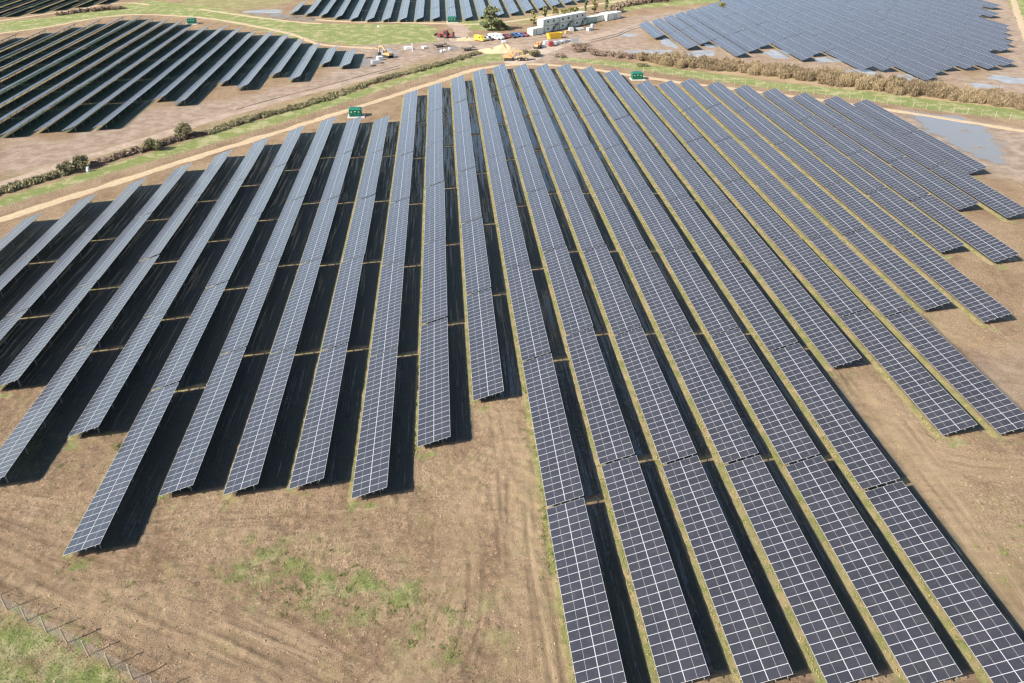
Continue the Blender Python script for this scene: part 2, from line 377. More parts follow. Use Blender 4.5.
# wheel ruts pressed into the soil
Z=np.zeros(NV); rut=np.zeros(NV)
def smoothline(pts, n=60):
    P=gpl(pts); out=[]
    P=np.vstack([2*P[0]-P[1],P,2*P[-1]-P[-2]])
    for i in range(1,len(P)-2):
        for t in np.linspace(0,1,n//len(pts)+2)[:-1]:
            a,b,c,d=P[i-1],P[i],P[i+1],P[i+2]
            out.append(.5*((2*b)+(c-a)*t+(2*a-5*b+4*c-d)*t*t+(3*b-a-3*c+d)*t**3))
    out.append(P[-2]); return np.array(out)
bundles=[([(-30,535),(40,562),(110,592),(190,622),(280,660),(350,700)],[-3.4,-2.2,-1.7,-.4,.4,1.3,2.2,3.3]),
 ([(-20,560),(60,600),(130,634),(210,664),(300,705)],[-1,0.2,1.2,2.4]),
 ([(25,520),(60,565),(120,580),(200,570),(300,590)],[-.9,.9]),
 ([(512,410),(520,470),(525,540),(535,610),(548,700)],[-2.6,-1.9,-.6,.5,1.3,2.1]),
 ([(455,450),(470,500),(478,560),(470,620),(440,700)],[-.9,.9,2.2]),
 ([(500,440),(440,500),(330,520),(200,520),(120,530)],[-.9,.9]),
 ([(360,620),(400,650),(430,700)],[-.9,.9]),
 ([(240,590),(285,620),(330,640)],[-.9,.9]),
 ([(855,375),(905,440),(960,515),(1030,610)],[-2.2,-1,0.6,1.6]),
 ([(925,450),(985,462),(1060,470)],[-.9,.9]),
 ([(930,320),(990,340),(1060,350)],[-.9,.9]),
 ([(975,225),(1010,290),(1060,330)],[-1,1])]
for pts,offs in bundles:
    P=smoothline(pts); T=np.gradient(P,axis=0); T/=np.linalg.norm(T,axis=1)[:,None]+1e-9; N_=np.stack([-T[:,1],T[:,0]],1)
    for o in offs:
        oo=o+.35*np.sin(np.linspace(0,5,len(P))+o*3)
        Q=P+N_*oo[:,None]
        q=np.where((X>Q[:,0].min()-2)&(X<Q[:,0].max()+2)&(Y>Q[:,1].min()-2)&(Y<Q[:,1].max()+2)&near)[0]
        if not len(q): continue
        d=polydist(X[q],Y[q],Q,False)
        am=np.clip(vnoise(X[q],Y[q],7,int(abs(o)*100)+5)*1.7-.35,0,1)
        rut[q]=mx(rut[q],np.exp(-(d/.24)**2)*am)
        Z[q]+= am*(-.07*np.exp(-(d/.22)**2)+.045*np.exp(-((d-.42)/.16)**2))
tu=np.zeros(NV); tv=np.zeros(NV); tm=np.zeros(NV)
for pts,hw in (([(-40,545),(40,578),(120,606),(210,642),(300,684),(360,712)],6.5),([(510,400),(520,470),(526,550),(540,640),(550,710)],5.5),([(855,365),(905,438),(955,505),(1020,600)],5.5),
               ([(500,440),(440,500),(330,525),(210,530),(110,520),(0,500)],4.5),([(560,420),(470,470),(455,560),(420,640),(380,710)],3.5),([(925,450),(985,462),(1080,470)],4),([(960,300),(1000,340),(1060,372)],4)):
    P=smoothline(pts,90); q=np.where((X>P[:,0].min()-hw)&(X<P[:,0].max()+hw)&(Y>P[:,1].min()-hw)&(Y<P[:,1].max()+hw)&(Y<170))[0]
    best=np.full(len(q),1e9); bu=np.zeros(len(q)); bv=np.zeros(len(q)); acc=0
    for a_,b_ in zip(P[:-1],P[1:]):
        e_=b_-a_; L_=np.hypot(*e_); 
        if L_<1e-6: continue
        e_=e_/L_; dx_=X[q]-a_[0]; dy_=Y[q]-a_[1]; t_=np.clip(dx_*e_[0]+dy_*e_[1],0,L_); px_=dx_-t_*e_[0]; py_=dy_-t_*e_[1]; d_=np.hypot(px_,py_)
        k_=d_<best; best[k_]=d_[k_]; bu[k_]=(dx_*-e_[1]+dy_*e_[0])[k_]; bv[k_]=(acc+t_)[k_]; acc+=L_
    m_=np.clip((hw-best)/2.5,0,1)*np.clip(fbm(X[q],Y[q],6,55)*2.4-.5,0.15,1)
    k_=m_>tm[q]; tm[q[k_]]=m_[k_]; tu[q[k_]]=bu[k_]+hw*7; tv[q[k_]]=bv[k_]
tm*=1-field
fine=(X>-66)&(X<112)&(Y>34)&(Y<104)
fade=np.clip(np.minimum(np.minimum(X+66,112-X),np.minimum(Y-34,104-Y))/4,0,1)*(fine)
Z=Z*fade+fade*((vnoise(X,Y,.5,81)-.5)*.16+(vnoise(X,Y,.9,84)**3-.2)*.16+(vnoise(X,Y,1.3,82)-.5)*.12+(vnoise(X,Y,4,83)-.5)*.12)*np.where(field>.5,.5,1)
Z=Z+np.where(fine,0,0)
nx,ny=len(xs),len(ys)
idx=np.arange(NV).reshape(ny,nx)
quads=np.stack([idx[:-1,:-1],idx[:-1,1:],idx[1:,1:],idx[1:,:-1]],-1).reshape(-1,4)

def mat_ground():
    n=NT('field_ground'); p=n.pos()
    a={k:n.attr(k) for k in ('grass','field','wet','mud','pale','rut','fringe_sun')}
    f1=n.noise(p,.09,5,.6); f2=n.noise(p,.8,5,.65); f3=n.noise(p,5.5,5,.8); f4=n.noise(p,.35,4,.6,(1,.3,1),R(25))
    soil=n.mix(n.ramp(f2,.3,.72),(.190,.122,.074),(.318,.218,.140))
    soil=n.mix(n.ramp(f1,.35,.7),soil,(.335,.232,.147))
    soil=n.mix(n.math('MULTIPLY',n.ramp(f4,.5,.75),.55),soil,(.39,.278,.178))
    f9=n.noise(p,.13,5,.7); soil=n.mix(n.math('MULTIPLY',n.ramp(f9,.54,.68),.6),soil,(.168,.104,.062))
    soil=n.mix(n.math('MULTIPLY',n.ramp(f3,.50,.60),.85),soil,(.12,.085,.05))
    f6=n.noise(p,3.2,4,.75,(1,.6,1),R(40)); soil=n.mix(n.math('MULTIPLY',n.ramp(f6,.55,.65),.9),soil,(.10,.07,.045))
    f7=n.noise(p,2.6,4,.8); soil=n.mix(n.math('MULTIPLY',n.ramp(f7,.55,.66),.7),soil,(.46,.345,.235))
    f8=n.noise(p,.28,5,.7); soil=n.mix(n.math('MULTIPLY',n.ramp(f8,.52,.68),.45),soil,(.235,.21,.09))
    # wheel marks that follow the tracks
    cv=n.n('ShaderNodeCombineXYZ'); n.set(cv.inputs[0],n.math('MULTIPLY',n.attr('tu'),2.6)); n.set(cv.inputs[1],n.math('MULTIPLY',n.attr('tv'),.10))
    tn=n.noise(cv.outputs[0],1.0,5,.75); tn2=n.noise(cv.outputs[0],.35,3,.6); tm=n.attr('tm')
    soil=n.mix(n.math('MULTIPLY',n.math('MULTIPLY',n.ramp(tn,.52,.62),tm),.75),soil,(.135,.088,.056))
    soil=n.mix(n.math('MULTIPLY',n.math('MULTIPLY',n.ramp(tn2,.5,.62),tm),.55),soil,(.42,.305,.20))
    # dry stalks
    st=n.noise(p,5,3,.7,(1,.22,1),R(35),.6); soil=n.mix(n.math('MULTIPLY',n.math('MULTIPLY',n.ramp(st,.54,.64),n.ramp(f1,.42,.6)),.6),soil,(.47,.38,.24)); st2=n.noise(p,4,4,.75,(.35,1,1),R(28),.8); soil=n.mix(n.math('MULTIPLY',n.ramp(st2,.54,.66),.6),soil,(.155,.11,.065))
    soil=n.mix(n.math('MULTIPLY',a['pale'],.7),soil,n.mix(n.ramp(f3,.35,.7),(.39,.285,.165),(.50,.38,.235)))
    soil=n.mix(n.math('MULTIPLY',a['rut'],.5),soil,(.13,.085,.055))
    mudc=n.mix(n.ramp(n.noise(p,.3,5,.65),.35,.65),(.24,.18,.14),(.40,.315,.255)); mudc=n.mix(n.math('MULTIPLY',n.ramp(f2,.55,.75),.5),mudc,(.17,.125,.095))
    soil=n.mix(a['mud'],soil,mudc)
    # stubble under the rows, its colour darkened to stand for their shadow
    stub_shade=n.mix(n.ramp(f3,.3,.7),(.022,.028,.022),(.060,.060,.042)); stub_shade=n.mix(n.ramp(f2,.5,.75),stub_shade,(.025,.045,.022))
    stub_shade=n.mix(n.attr('lush'),stub_shade,n.mix(n.ramp(f3,.3,.7),(.018,.045,.026),(.045,.085,.04)))
    col=n.mix(n.math('MULTIPLY',a['field'],n.ramp(f2,.02,.3)),soil,stub_shade)
    # long grass under the low edges; also colours the painted sun strips
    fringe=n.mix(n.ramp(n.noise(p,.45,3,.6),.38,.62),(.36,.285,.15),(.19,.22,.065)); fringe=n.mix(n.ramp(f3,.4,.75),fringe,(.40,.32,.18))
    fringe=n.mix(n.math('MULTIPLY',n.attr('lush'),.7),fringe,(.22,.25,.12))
    col=n.mix(n.ramp(n.math('ADD',a['fringe_sun'],n.math('MULTIPLY',n.math('SUBTRACT',f3,.5),.8)),.35,.75),col,fringe)
    # meadow
    gn=n.mix(n.ramp(f3,.3,.7),(.13,.165,.05),(.235,.265,.09)); gn=n.mix(n.math('MULTIPLY',n.ramp(f2,.48,.72),.8),gn,(.33,.29,.15)); gn=n.mix(n.math('MULTIPLY',n.ramp(n.noise(p,.2,5,.7),.47,.6),.9),gn,(.35,.32,.17)); gn=n.mix(n.math('MULTIPLY',n.ramp(f6,.58,.7),.7),gn,(.09,.12,.04))
    gm=n.ramp(n.math('ADD',a['grass'],n.math('MULTIPLY',n.math('SUBTRACT',n.math('ADD',n.math('MULTIPLY',f3,.8),n.math('MULTIPLY',f7,.45)),.6),2.0)),.30,.70)
    gm=n.math('MULTIPLY',gm,n.ramp(a['grass'],.02,.2))
    col=n.mix(gm,col,gn)
    # standing water and saturated soil
    wn=n.noise(p,1.1,6,.72,(1.7,.045,1)); wl=n.ramp(n.math('ADD',n.math('MULTIPLY',a['wet'],.46),n.math('MULTIPLY',n.math('SUBTRACT',wn,.5),1.6)),.24,.46)
    wo=n.ramp(n.math('ADD',a['wet'],n.math('MULTIPLY',n.math('SUBTRACT',n.noise(p,.16,6,.7),.5),1.2)),.24,.62)
    wl=n.math('ADD',n.math('MULTIPLY',wl,a['field']),n.math('MULTIPLY',wo,n.math('SUBTRACT',1,a['field'])))
    wl=n.math('MULTIPLY',wl,n.ramp(a['wet'],.02,.15))
    wl=n.math('MULTIPLY',wl,n.math('SUBTRACT',1,n.math('MULTIPLY',a['fringe_sun'],.8)))
    damp=n.math('MULTIPLY',a['wet'],.5)
    col=n.mix(damp,col,n.mix(1,col,(.55,.52,.50),'MULTIPLY'))
    col=n.mix(wl,col,n.mix(n.math('MULTIPLY',a['field'],.9),(.17,.15,.13),(.03,.032,.034)))
    rough=n.math('MAXIMUM',.09,n.math('SUBTRACT',n.math('SUBTRACT',.95,n.math('MULTIPLY',a['field'],.40)),n.math('MULTIPLY',wl,.86)))
    n.out(col,rough); n.set(n.b.inputs['Specular IOR Level'],n.math('ADD',n.math('ADD',.15,n.math('MULTIPLY',a['field'],.25)),n.math('MULTIPLY',wl,.4)))
    h=n.math('ADD',n.math('MULTIPLY',f3,.5),n.math('MULTIPLY',n.noise(p,12,3,.7),.5))
    h=n.math('MULTIPLY',h,n.math('SUBTRACT',1,wl))
    n.bump(h,1.0,.34)
    return n.m
gme=np_mesh('ground',np.stack([X,Y,Z],1),quads,mat_ground(),dict(grass=grass,field=field,wet=wet,mud=mud,pale=pale,rut=rut,fringe_sun=fringe_sun,tu=tu,tv=tv,tm=tm,lush=lush))
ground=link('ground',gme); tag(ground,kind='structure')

# ------------------------------------------------------------------ tracks, ruts, puddles
def ribbon(name, pts, width, mat, z=.03, seed=0, kind='structure', rough=.55):
    P=smoothline(pts,90); 
    seg=np.linalg.norm(np.diff(P,axis=0),axis=1); s=np.concatenate([[0],np.cumsum(seg)]); L=s[-1]; k=max(8,int(L/.9))
    t=np.linspace(0,L,k); P=np.stack([np.interp(t,s,P[:,0]),np.interp(t,s,P[:,1])],1)
    T=np.gradient(P,axis=0); T/=np.linalg.norm(T,axis=1)[:,None]; N_=np.stack([-T[:,1],T[:,0]],1)
    wd=width/2*(1+rough*(fbm(t,t*0+seed,5,seed+1)-.5)*2+rough*.8*(fbm(t,t*0+seed,1.6,seed+7)-.5)); wd2=width/2*(1+rough*(fbm(t,t*0+9+seed,5,seed+2)-.5)*2+rough*.8*(fbm(t,t*0+4+seed,1.6,seed+8)-.5))
    cols=[(-1.0,-.01),(-.8,z),(0,z+.02),(.8,z),(1.0,-.01)]
    V=[]
    for c,h in cols:
        ww=np.where(c<0,wd,wd2); V.append(np.column_stack([P+N_*(c*ww)[:,None],np.full(k,h)]))
    V=np.stack(V,1).reshape(-1,3); nc=len(cols); id_=np.arange(k*nc).reshape(k,nc)
    Q=np.stack([id_[:-1,:-1],id_[1:,:-1],id_[1:,1:],id_[:-1,1:]],-1).reshape(-1,4)[:,::-1]
    o=link(name,np_mesh(name,V,Q,mat)); tag(o,kind=kind); return o
def mat_gravel(name,c0,c1,c2):
    n=NT(name); p=n.pos(); f=n.noise(p,1.2,5,.65); g=n.noise(p,.2,3)
    col=n.mix(n.ramp(f,.3,.7),c0,c1); col=n.mix(n.math('MULTIPLY',n.ramp(g,.45,.65),.6),col,c2)
    n.out(col,.95); n.bump(f,.5,.08); return n.m
gr=mat_gravel('pale_gravel',(.33,.245,.15),(.48,.365,.23),(.36,.27,.17))
grb=mat_gravel('brown_track',(.26,.19,.14),(.38,.29,.22),(.20,.145,.105))
dkr=mat_gravel('dark_rut',(.085,.062,.048),(.14,.10,.075),(.07,.05,.04))
ribbon('gravel_track',[(-40,232),(28,211),(75,195.5),(129.4,178.4),(198,156.6),(240,143.7),(279.4,131.6),(326,117),(380,99.8),(403.5,92.8),(427,85),(450,77.5),(474,69.8),(497,66.2),(520,64.3),(551,65),(590,69),(618.6,73.2),(662.5,80),(706.5,85.5),(760,92),(830,101.5),(891,110),(942,118),(1024,131),(1100,143)],2.9,gr,.04,1)
ribbon('gravel_track',[(-30,39),(0,33.5),(50,26.5),(90,19),(130,14.7),(180,16),(220,20),(262,27.5),(293,34.5),(312,42),(330,45.5),(360,47.5),(380,49)],2.8,gr,.04,2)
ribbon('gravel_track',[(-30,24),(0,20.8),(50,13.5),(85,8.2),(105,4.2),(130,3),(150,5)],2.6,gr,.04,3)
ribbon('gravel_track',[(200,9.2),(230,13.5),(262,18),(300,22.3),(322,23.8)],2.8,gr,.04,4)
ribbon('gravel_track',[(316,19.5),(345,21.5),(400,22.4),(440,23.5),(470,24.3),(500,22.5),(540,17),(572,9.5),(600,4),(640,-2)],3.2,gr,.04,5)
ribbon('gravel_track',[(1012,-10),(1015,6),(1021,22),(1032,50)],3.0,gr,.04,6)
ribbon('dirt_track',[(455,24),(460,29),(462,36),(458,40),(470,47),(500,47),(560,44),(600,36),(640,26),(690,12)],7,grb,.02,7,rough=.5)
ribbon('dirt_track',[(512,64),(522,60),(540,52),(556,46)],9,mat_gravel('pale_mud',(.34,.27,.21),(.43,.345,.27),(.27,.21,.16)),.03,8,rough=.5)
ribbon('dirt_track',[(-10,188),(60,166),(120,147.5),(198,123.8),(279,100.5),(330,87.5),(380,74)],4.0,grb,.02,9,rough=.5)
for k,off in enumerate((0,2.2)):
    ribbon('wheel_rut',[(236,109.5+off),(279,97.5+off),(330,84.5+off),(380,71+off),(400,65.5+off)],.9,dkr,.012,12+k,rough=.6)
    ribbon('wheel_rut',[(583,42+off),(600,38+off),(618,33.5+off),(630,28+off),(645,24+off)],1.0,dkr,.025,15+k,rough=.6)

def mat_puddle():
    n=NT('muddy_water'); p=n.pos(); f=n.noise(p,.25,4)
    n.out(n.mix(n.ramp(f,.35,.65),(.20,.175,.155),(.30,.27,.24)),n.math('ADD',.10,n.math('MULTIPLY',n.ramp(f,.4,.8),.10)))
    n.b.inputs['IOR'].default_value=1.33; return n.m
pud=mat_puddle()
def puddle(cx_,cy_,rx,ry,seed,rot=0):
    c=gp(cx_,cy_); ny_=28; V=[(c[0],c[1],.02)]; ring=[]
    a0=gp(cx_+rx,cy_); a1=gp(cx_,cy_-ry); A=a0[0]-c[0]; B=a1[1]-c[1]
    r=random.Random(seed); ph=[r.uniform(0,6.28) for _ in range(4)]
    for i in range(ny_):
        t=2*math.pi*i/ny_; k=1+.2*math.sin(2*t+ph[0])+.14*math.sin(3*t+ph[1])+.10*math.sin(5*t+ph[2])+.06*math.sin(8*t+ph[3])
        V.append((c[0]+A*k*math.cos(t),c[1]+B*k*math.sin(t),.012))
    F=[(0,1+i,1+(i+1)%ny_) for i in range(ny_)]
    me=bpy.data.meshes.new('puddle'); me.from_pydata(V,[],F); me.materials.append(pud); me.update()
    o=link('puddle',me); tag(o,kind='structure')
for i,a in enumerate(((669,43,9,4),(702,53.5,13,3.6),(778,54,14,4),(828,60,12,3),(713,46,7,2),(862,72,18,2.6),(905,78,14,3),(628,35,7,2),(650,52,20,2.5),(1012,80,18,4.5),(985,86,14,2.5),(387,53,9,4),(300,13,0,0),(265,11.5,16,2.2),(690,57,16,2))):
    if a[2]>0: puddle(*a,seed=i)

# ------------------------------------------------------------------ solar tables
S_ALL=4.42; CT,ST=math.cos(TILT),math.sin(TILT)
def slope(s,y,d=0.0):      # s metres up the slope, d metres out of the plane
    return (s*CT-d*ST, y, LOWZ+s*ST+d*CT)
def table_mesh(nmod):
    b=MB(); L=2.2
    pit=TL0/27; wd=pit-.018
    for i in range(2):
        s0=i*(L+.02); s1=s0+L
        for j in range(nmod):
            y0=j*pit; y1=y0+wd
            P=[slope(s0,y0,0),slope(s1,y0,0),slope(s1,y1,0),slope(s0,y1,0),slope(s0,y0,.035),slope(s1,y0,.035),slope(s1,y1,.035),slope(s0,y1,.035)]
            b.quad(P[4],P[5],P[6],P[7],0,[(0,0),(L,0),(L,1.1),(0,1.1)])
            b.quad(P[3],P[2],P[1],P[0],2)
            for q in ((0,1,5,4),(1,2,6,5),(2,3,7,6),(3,0,4,7)): b.quad(*[P[k] for k in q],1)
    # clamp strip closing the seam between the two modules
    P=[slope(L-.012,0,-.01),slope(L+.032,0,-.01),slope(L+.032,TL0,-.01),slope(L-.012,TL0,-.01),slope(L+.004,0,.041),slope(L+.016,0,.041),slope(L+.016,TL0,.041),slope(L+.004,TL0,.041)]
    b.hexa([P[0],P[1],P[2],P[3],P[4],P[5],P[6],P[7]],1)
    return b.mesh('panel_table',[M['glass'],M['alu'],M['back']])
POST_Y=[1.6+5.39*i for i in range(6)]
def frame_mesh():
    b=MB()
    for s in (.55,1.65,2.77,3.87):
        a=slope(s,-.18,-.07); c=slope(s,TL0+.18,-.07); b.bar(a,c,.06,.11)
    for y in POST_Y:
        b.bar(slope(.35,y,-.18),slope(4.1,y,-.18),.07,.10)
        a=slope(3.2,y,-.23); b.bar((a[0],y,a[2]),(a[0]-1.25,y+.03,.55),.05)
    return b.mesh('support_frame',[M['galv']])
def post_mesh(s):
    b=MB(); p=slope(s,0,-.23); b.bar((p[0],0,-.3),(p[0],0,p[2]+.02),.10,.14); b.box(p[0]-.08,-.07,p[2]-.10,p[0]+.08,.07,p[2]-.02)
    return b.mesh('support_post',[M['galv']])
ME_T=table_mesh(27); ME_F=frame_mesh(); ME_P=post_mesh(3.25); ME_PF=post_mesh(.95)
ORD=['first','second','third','fourth','fifth','sixth','seventh','eighth','ninth','tenth','eleventh','twelfth','thirteenth','fourteenth','fifteenth','sixteenth','seventeenth','eighteenth','nineteenth','twentieth','twenty-first','twenty-second','twenty-third','twenty-fourth','twenty-fifth','twenty-sixth','twenty-seventh','twenty-eighth','twenty-ninth']
def solar_row(x, y0, n, scale, label, group, posts):
    row=empty('solar_panel_row',(x,y0,0)); tag(row,label,'solar panels',group)
    for j in range(n):
        dz=random.gauss(0,.018); t=link('panel_table',ME_T,row,(random.gauss(0,.04),j*TAB*scale,dz)); t.scale=(1,scale,1)
        t.rotation_euler=(random.gauss(0,.0012),random.gauss(0,.0045),random.gauss(0,.0006))
        link('support_frame',ME_F,t)
        if posts>=1:
            for y in POST_Y: link('support_post',ME_P,t,(0,y,0))
        if posts>=2:
            for y in (POST_Y if n<=7 else POST_Y[:3]): link('support_post',ME_PF,t,(0,y,0))
    return row
near_note={0:', longest one beside the bare soil',}
for i,(k,t,n) in enumerate(MAIN):
    solar_row(MX(k),t-n*TAB+.8,n,1.0,'%s solar panel row from the left in the large near array'%ORD[i],'solar panel rows of the large near array',1)
ks=sorted(TLtop)
for i,k in enumerate(reversed(ks)):
    x=MX(k-.28); t=TLtop[k]
    if k in TLbot and k>=-17:
        L=t-TLbot[k]+.5; n=max(1,round(L/30.0)) if k<=-14 else {-13:4,-12:4,-11:3,-10:3,-9:2,-8:2,-7:1,-6:1}[k]; s=L/n/TAB; b=TLbot[k]
    else:
        yv=470-(x+230)/.447 if x<0 else 215
        n=max(2,math.ceil((t-max(214,yv))/TAB)+1); s=1.0; b=t-n*TAB
    solar_row(x,b,n,s,'%s thin solar panel row from the right in the upper left array'%ORD[i],'solar panel rows of the upper left array',1)
for i,b in enumerate(TRbot):
    x=TRx[i]
    if i<8: n=max(1,round((TRtop[i]-b+.5)/TAB)); s=(TRtop[i]-b+.5)/n/TAB
    else: n=math.ceil((505-b)/TAB); s=1
    solar_row(x,b,n,s,'%s solar panel row from the left in the upper right array behind the hedge'%ORD[i],'solar panel rows of the upper right array',0)
for i,k in enumerate(sorted(TMbot)):
    b=TMbot[k]; n=1 if k==-11 else 4
    solar_row(MX(k),b,n,1.0,'%s solar panel row from the left in the top centre array behind the site traffic'%ORD[i],'solar panel rows of the top centre array',0)
for i,k in enumerate(range(-25,-34,-1)):
    b=414+max(0,(k+29))*8.5
    solar_row(MX(k+.05),b,3,1.0,'%s solar panel row from the right in the far top left corner array'%ORD[i],'solar panel rows of the far top left array',0)

# ------------------------------------------------------------------ foliage
def leaves(blobs, n, size, elong=1.6, up=.25, bias=None):
    """leaf-sized faces spread through the volume of ellipsoids"""
    c=np.array([b[0] for b in blobs],float); r=np.array([b[1] for b in blobs],float)
    wgt=np.prod(r,1)**.8; pick=rng.choice(len(blobs),n,p=wgt/wgt.sum())
    d=rng.normal(size=(n,3)); d/=np.linalg.norm(d,axis=1)[:,None]; rad=rng.random(n)**.45*(1+rng.normal(0,.10,n))
    p=c[pick]+d*r[pick]*rad[:,None]; p[:,2]=np.maximum(p[:,2],.03)
    a=rng.normal(size=(n,3)); a[:,2]+=up*2; a/=np.linalg.norm(a,axis=1)[:,None]
    b=np.cross(a,rng.normal(size=(n,3))); b/=np.linalg.norm(b,axis=1)[:,None]
    s=size*(.6+.8*rng.random(n)); A=a*(s*elong/2)[:,None]; B=b*(s/2)[:,None]
    V=np.stack([p-A-B*.5,p-A*.1+B*-1,p+A,p-A*.1+B],1).reshape(-1,3)
    Q=np.arange(n*4).reshape(-1,4)
    blobt=rng.random(len(blobs)); tint=np.clip(.30*blobt[pick]+.30*(np.sin(c[pick,0]*.23+1)*.5+.5)+.42*rng.random(n)+rng.normal(0,.08,n),0,1)
    return V,Q,tint
def foliage(name, blobs, n, size, mat, parent=None, loc=None, elong=1.6, up=.25):
    V,Q,t=leaves(blobs,n,size,elong,up); return link(name,np_mesh(name,V,Q,mat,face_attrs=dict(tint=t)),parent,loc)
def hedge(pts, w, h, n, size, mat, label, group=None, gap=0, up=.7, elong=3.0):
    P=smoothline(pts,80); seg=np.linalg.norm(np.diff(P,axis=0),axis=1); s=np.concatenate([[0],np.cumsum(seg)]); L=s[-1]
    o0=P[0]; blobs=[]
    for t in np.arange(0,L,max(.7,min(w,7)*.13)):
        x=np.interp(t,s,P[:,0])-o0[0]; y=np.interp(t,s,P[:,1])-o0[1]
        if random.random()<gap: continue
        hm=.62+.5*float(vnoise(np.array([t]),np.array([L]),6.0,17)[0])
        for _ in range(max(2,int(w/2.6))):
            k=random.uniform(.5,1.0); hh=h*hm*random.uniform(.55,1.0)
            blobs.append(((x+random.uniform(-.36,.36)*w,y+random.uniform(-.36,.36)*w,hh*.38),(min(w,8)*.15*k+.5,min(w,8)*.15*k+.5,hh*.60)))
    o=foliage('hedge',blobs,n,size,mat,None,(o0[0],o0[1],0),elong,up); tag(o,label,'hedge',group); return o
hedge([(660,62.5),(700,65.5),(735,68.5),(764,72.5),(830,80.5),(900,90),(960,97.5),(1024,105.5),(1090,114.5)],15,4.0,300000,.15,M['hedge'],'thick straw-brown bramble hedge in front of the upper right array',None,0,1.1,4.5)
hedge([(604,55),(625,57.5),(645,59),(668,61.5)],6,2.2,9000,.28,M['twig'],'low bare brown scrub at the left end of the bramble hedge')
hedge([(207,134),(237,124),(279,112.5),(310,104),(345,92.5),(380,80.5),(427,68),(462,58.5),(478,53)],3.6,1.35,46000,.20,M['hedge_thin'],'long low olive-brown hedge beside the grass strip left of the site compound')
hedge([(-20,199),(10,190),(40,181),(62,174)],3.6,1.3,9000,.22,M['hedge_thin'],'low olive hedge at the left edge above the grass strip')
hedge([(92,166),(122,156.5),(150,149),(175,141),(205,134)],2.6,1.5,9000,.22,M['twig'],'low brown scrub between the two clumps of dark bushes')
hedge([(58,15.5),(75,13),(100,10.5),(125,8.5)],4,1.6,2600,.5,M['twig'],'brown hedge between the pale tracks at upper left')
hedge([(623,6.5),(640,3.5),(665,1),(700,-5)],6,3.2,4000,.5,M['twig'],'brown hedge along the far meadow right of the cabins')
def bush(px,py,w,h,mat,label,n=2600,size=.24,group=None,up=.35):
    c=gp(px,py); o=empty('bush',(c[0],c[1],0)); tag(o,label,'bush',group)
    bl=[((random.gauss(0,w*.2),random.gauss(0,w*.2),h*random.uniform(.3,.68)),(w*random.uniform(.2,.34),w*random.uniform(.2,.34),h*random.uniform(.2,.34))) for _ in range(9)]
    foliage('foliage',bl,n,size,mat,o,None,1.6,up)
    b=MB()
    for _ in range(5):
        a=random.uniform(0,6.28); b.tube((0,0,-.1),(math.cos(a)*w*.22,math.sin(a)*w*.22,h*.6),.07,.03,6)
    b.build('stems',M['bark'],o); return o
bush(83,168,4.4,3.8,M['bush'],'tall dark bush on the left, beside the small white marker')
bush(69,172,3.6,2.8,M['bush'],'dark rounded bush left of the tallest dark bush by the strip')
bush(184,139,4.4,4.2,M['bush'],'largest dark bush where the long low hedge begins',4200,.2)
bush(153,150,3.8,3.2,M['bush'],'squat dark bush at the left end of the brown scrub')
bush(578,51,9,3.2,M['twig'],'broad bare brown bush right of the compound entrance',4200,.24)
bush(598,55,6,2.4,M['twig'],'small bare brown bush beside the broad bare one',2200,.26)
bush(503,30,5,3,M['bush'],'dark bush at the foot of the pine',800,.5)
bush(560,57,4,1.5,M['twig'],'low bare bush at the roadside by the compound entrance',1200,.24)
bush(722,8.5,3.4,3.6,M['sap'],'yellow-green bush at the far edge of the upper right array',500,.5)
bush(642,66,3.6,1.2,M['bush'],'low dark bush in the grass behind the right green kiosk',1200,.24)
bush(617,12,7,4.4,M['twig'],'round brown bush behind the white store cabins',900,.55)
bush(642,61,4,3.4,M['hedge'],'pale upright bush at the left end of the bramble hedge',2200,.26)
bush(565,14,4,2.5,M['sap'],'low yellow-green bush behind the stacked cabins',500,.5)
bush(575,12.5,4,2.8,M['sap'],'yellow-green bush behind the right-hand stacked cabins',500,.5)
def tree(px,py,h,w,mat,label,n=900,size=.5,kind='tree',conic=True):
    c=gp(px,py); o=empty('tree' if kind=='tree' else kind,(c[0],c[1],0)); tag(o,label,'tree')
    b=MB(); b.tube((0,0,-.2),(.1,0,h*.5),.022*h,.014*h,8); b.tube((.1,0,h*.5),(0,.1,h*.93),.014*h,.004*h,8)
    bl=[]
    for i in range(30 if w>8 else 16):
        z=h*random.uniform(.16,.95); rr=w*.5*((1-.45*(z/h)**2 if w>8 else 1-.72*(z/h)) if conic else math.sin(math.pi*min(1,z/h*.9+.1)))
        a=random.uniform(0,6.28); d=rr*random.uniform(.3,.8)
        p=(d*math.cos(a),d*math.sin(a),z); bl.append((p,(w*random.uniform(.12,.22),w*random.uniform(.12,.22),h*random.uniform(.06,.10))))
        b.tube((0,0,z*.85),p,.006*h,.003*h,5)
    b.build('trunk',M['bark'],o); foliage('crown',bl,n,size,mat,o,None,1.5,.1); return o
tree(491.5,30.5,9.8,10,M['pine'],'large dark green pine standing beside the parked vehicles',9000,.4,'pine_tree')
tree(533,26,6.5,3.6,M['sap'],'young yellow-green tree at the left end of the stacked cabins',700,.45)
tree(545,20,6,3.8,M['sap'],'young tree behind the left-hand stacked cabins',600,.45)
tree(555,17,4.6,4,M['sap'],'short bushy tree behind the middle stacked cabins',600,.45)
tree(585.5,14,6.4,2.4,M['pine'],'slim dark conifer behind the right end of the stacked cabins',700,.4,'conifer')
tree(594.5,13,6.8,4.2,M['sap'],'broad young tree behind the green container',800,.45)
tree(606,10.5,6.2,2.8,M['pine'],'dark conifer behind the white store cabins',700,.4,'conifer')

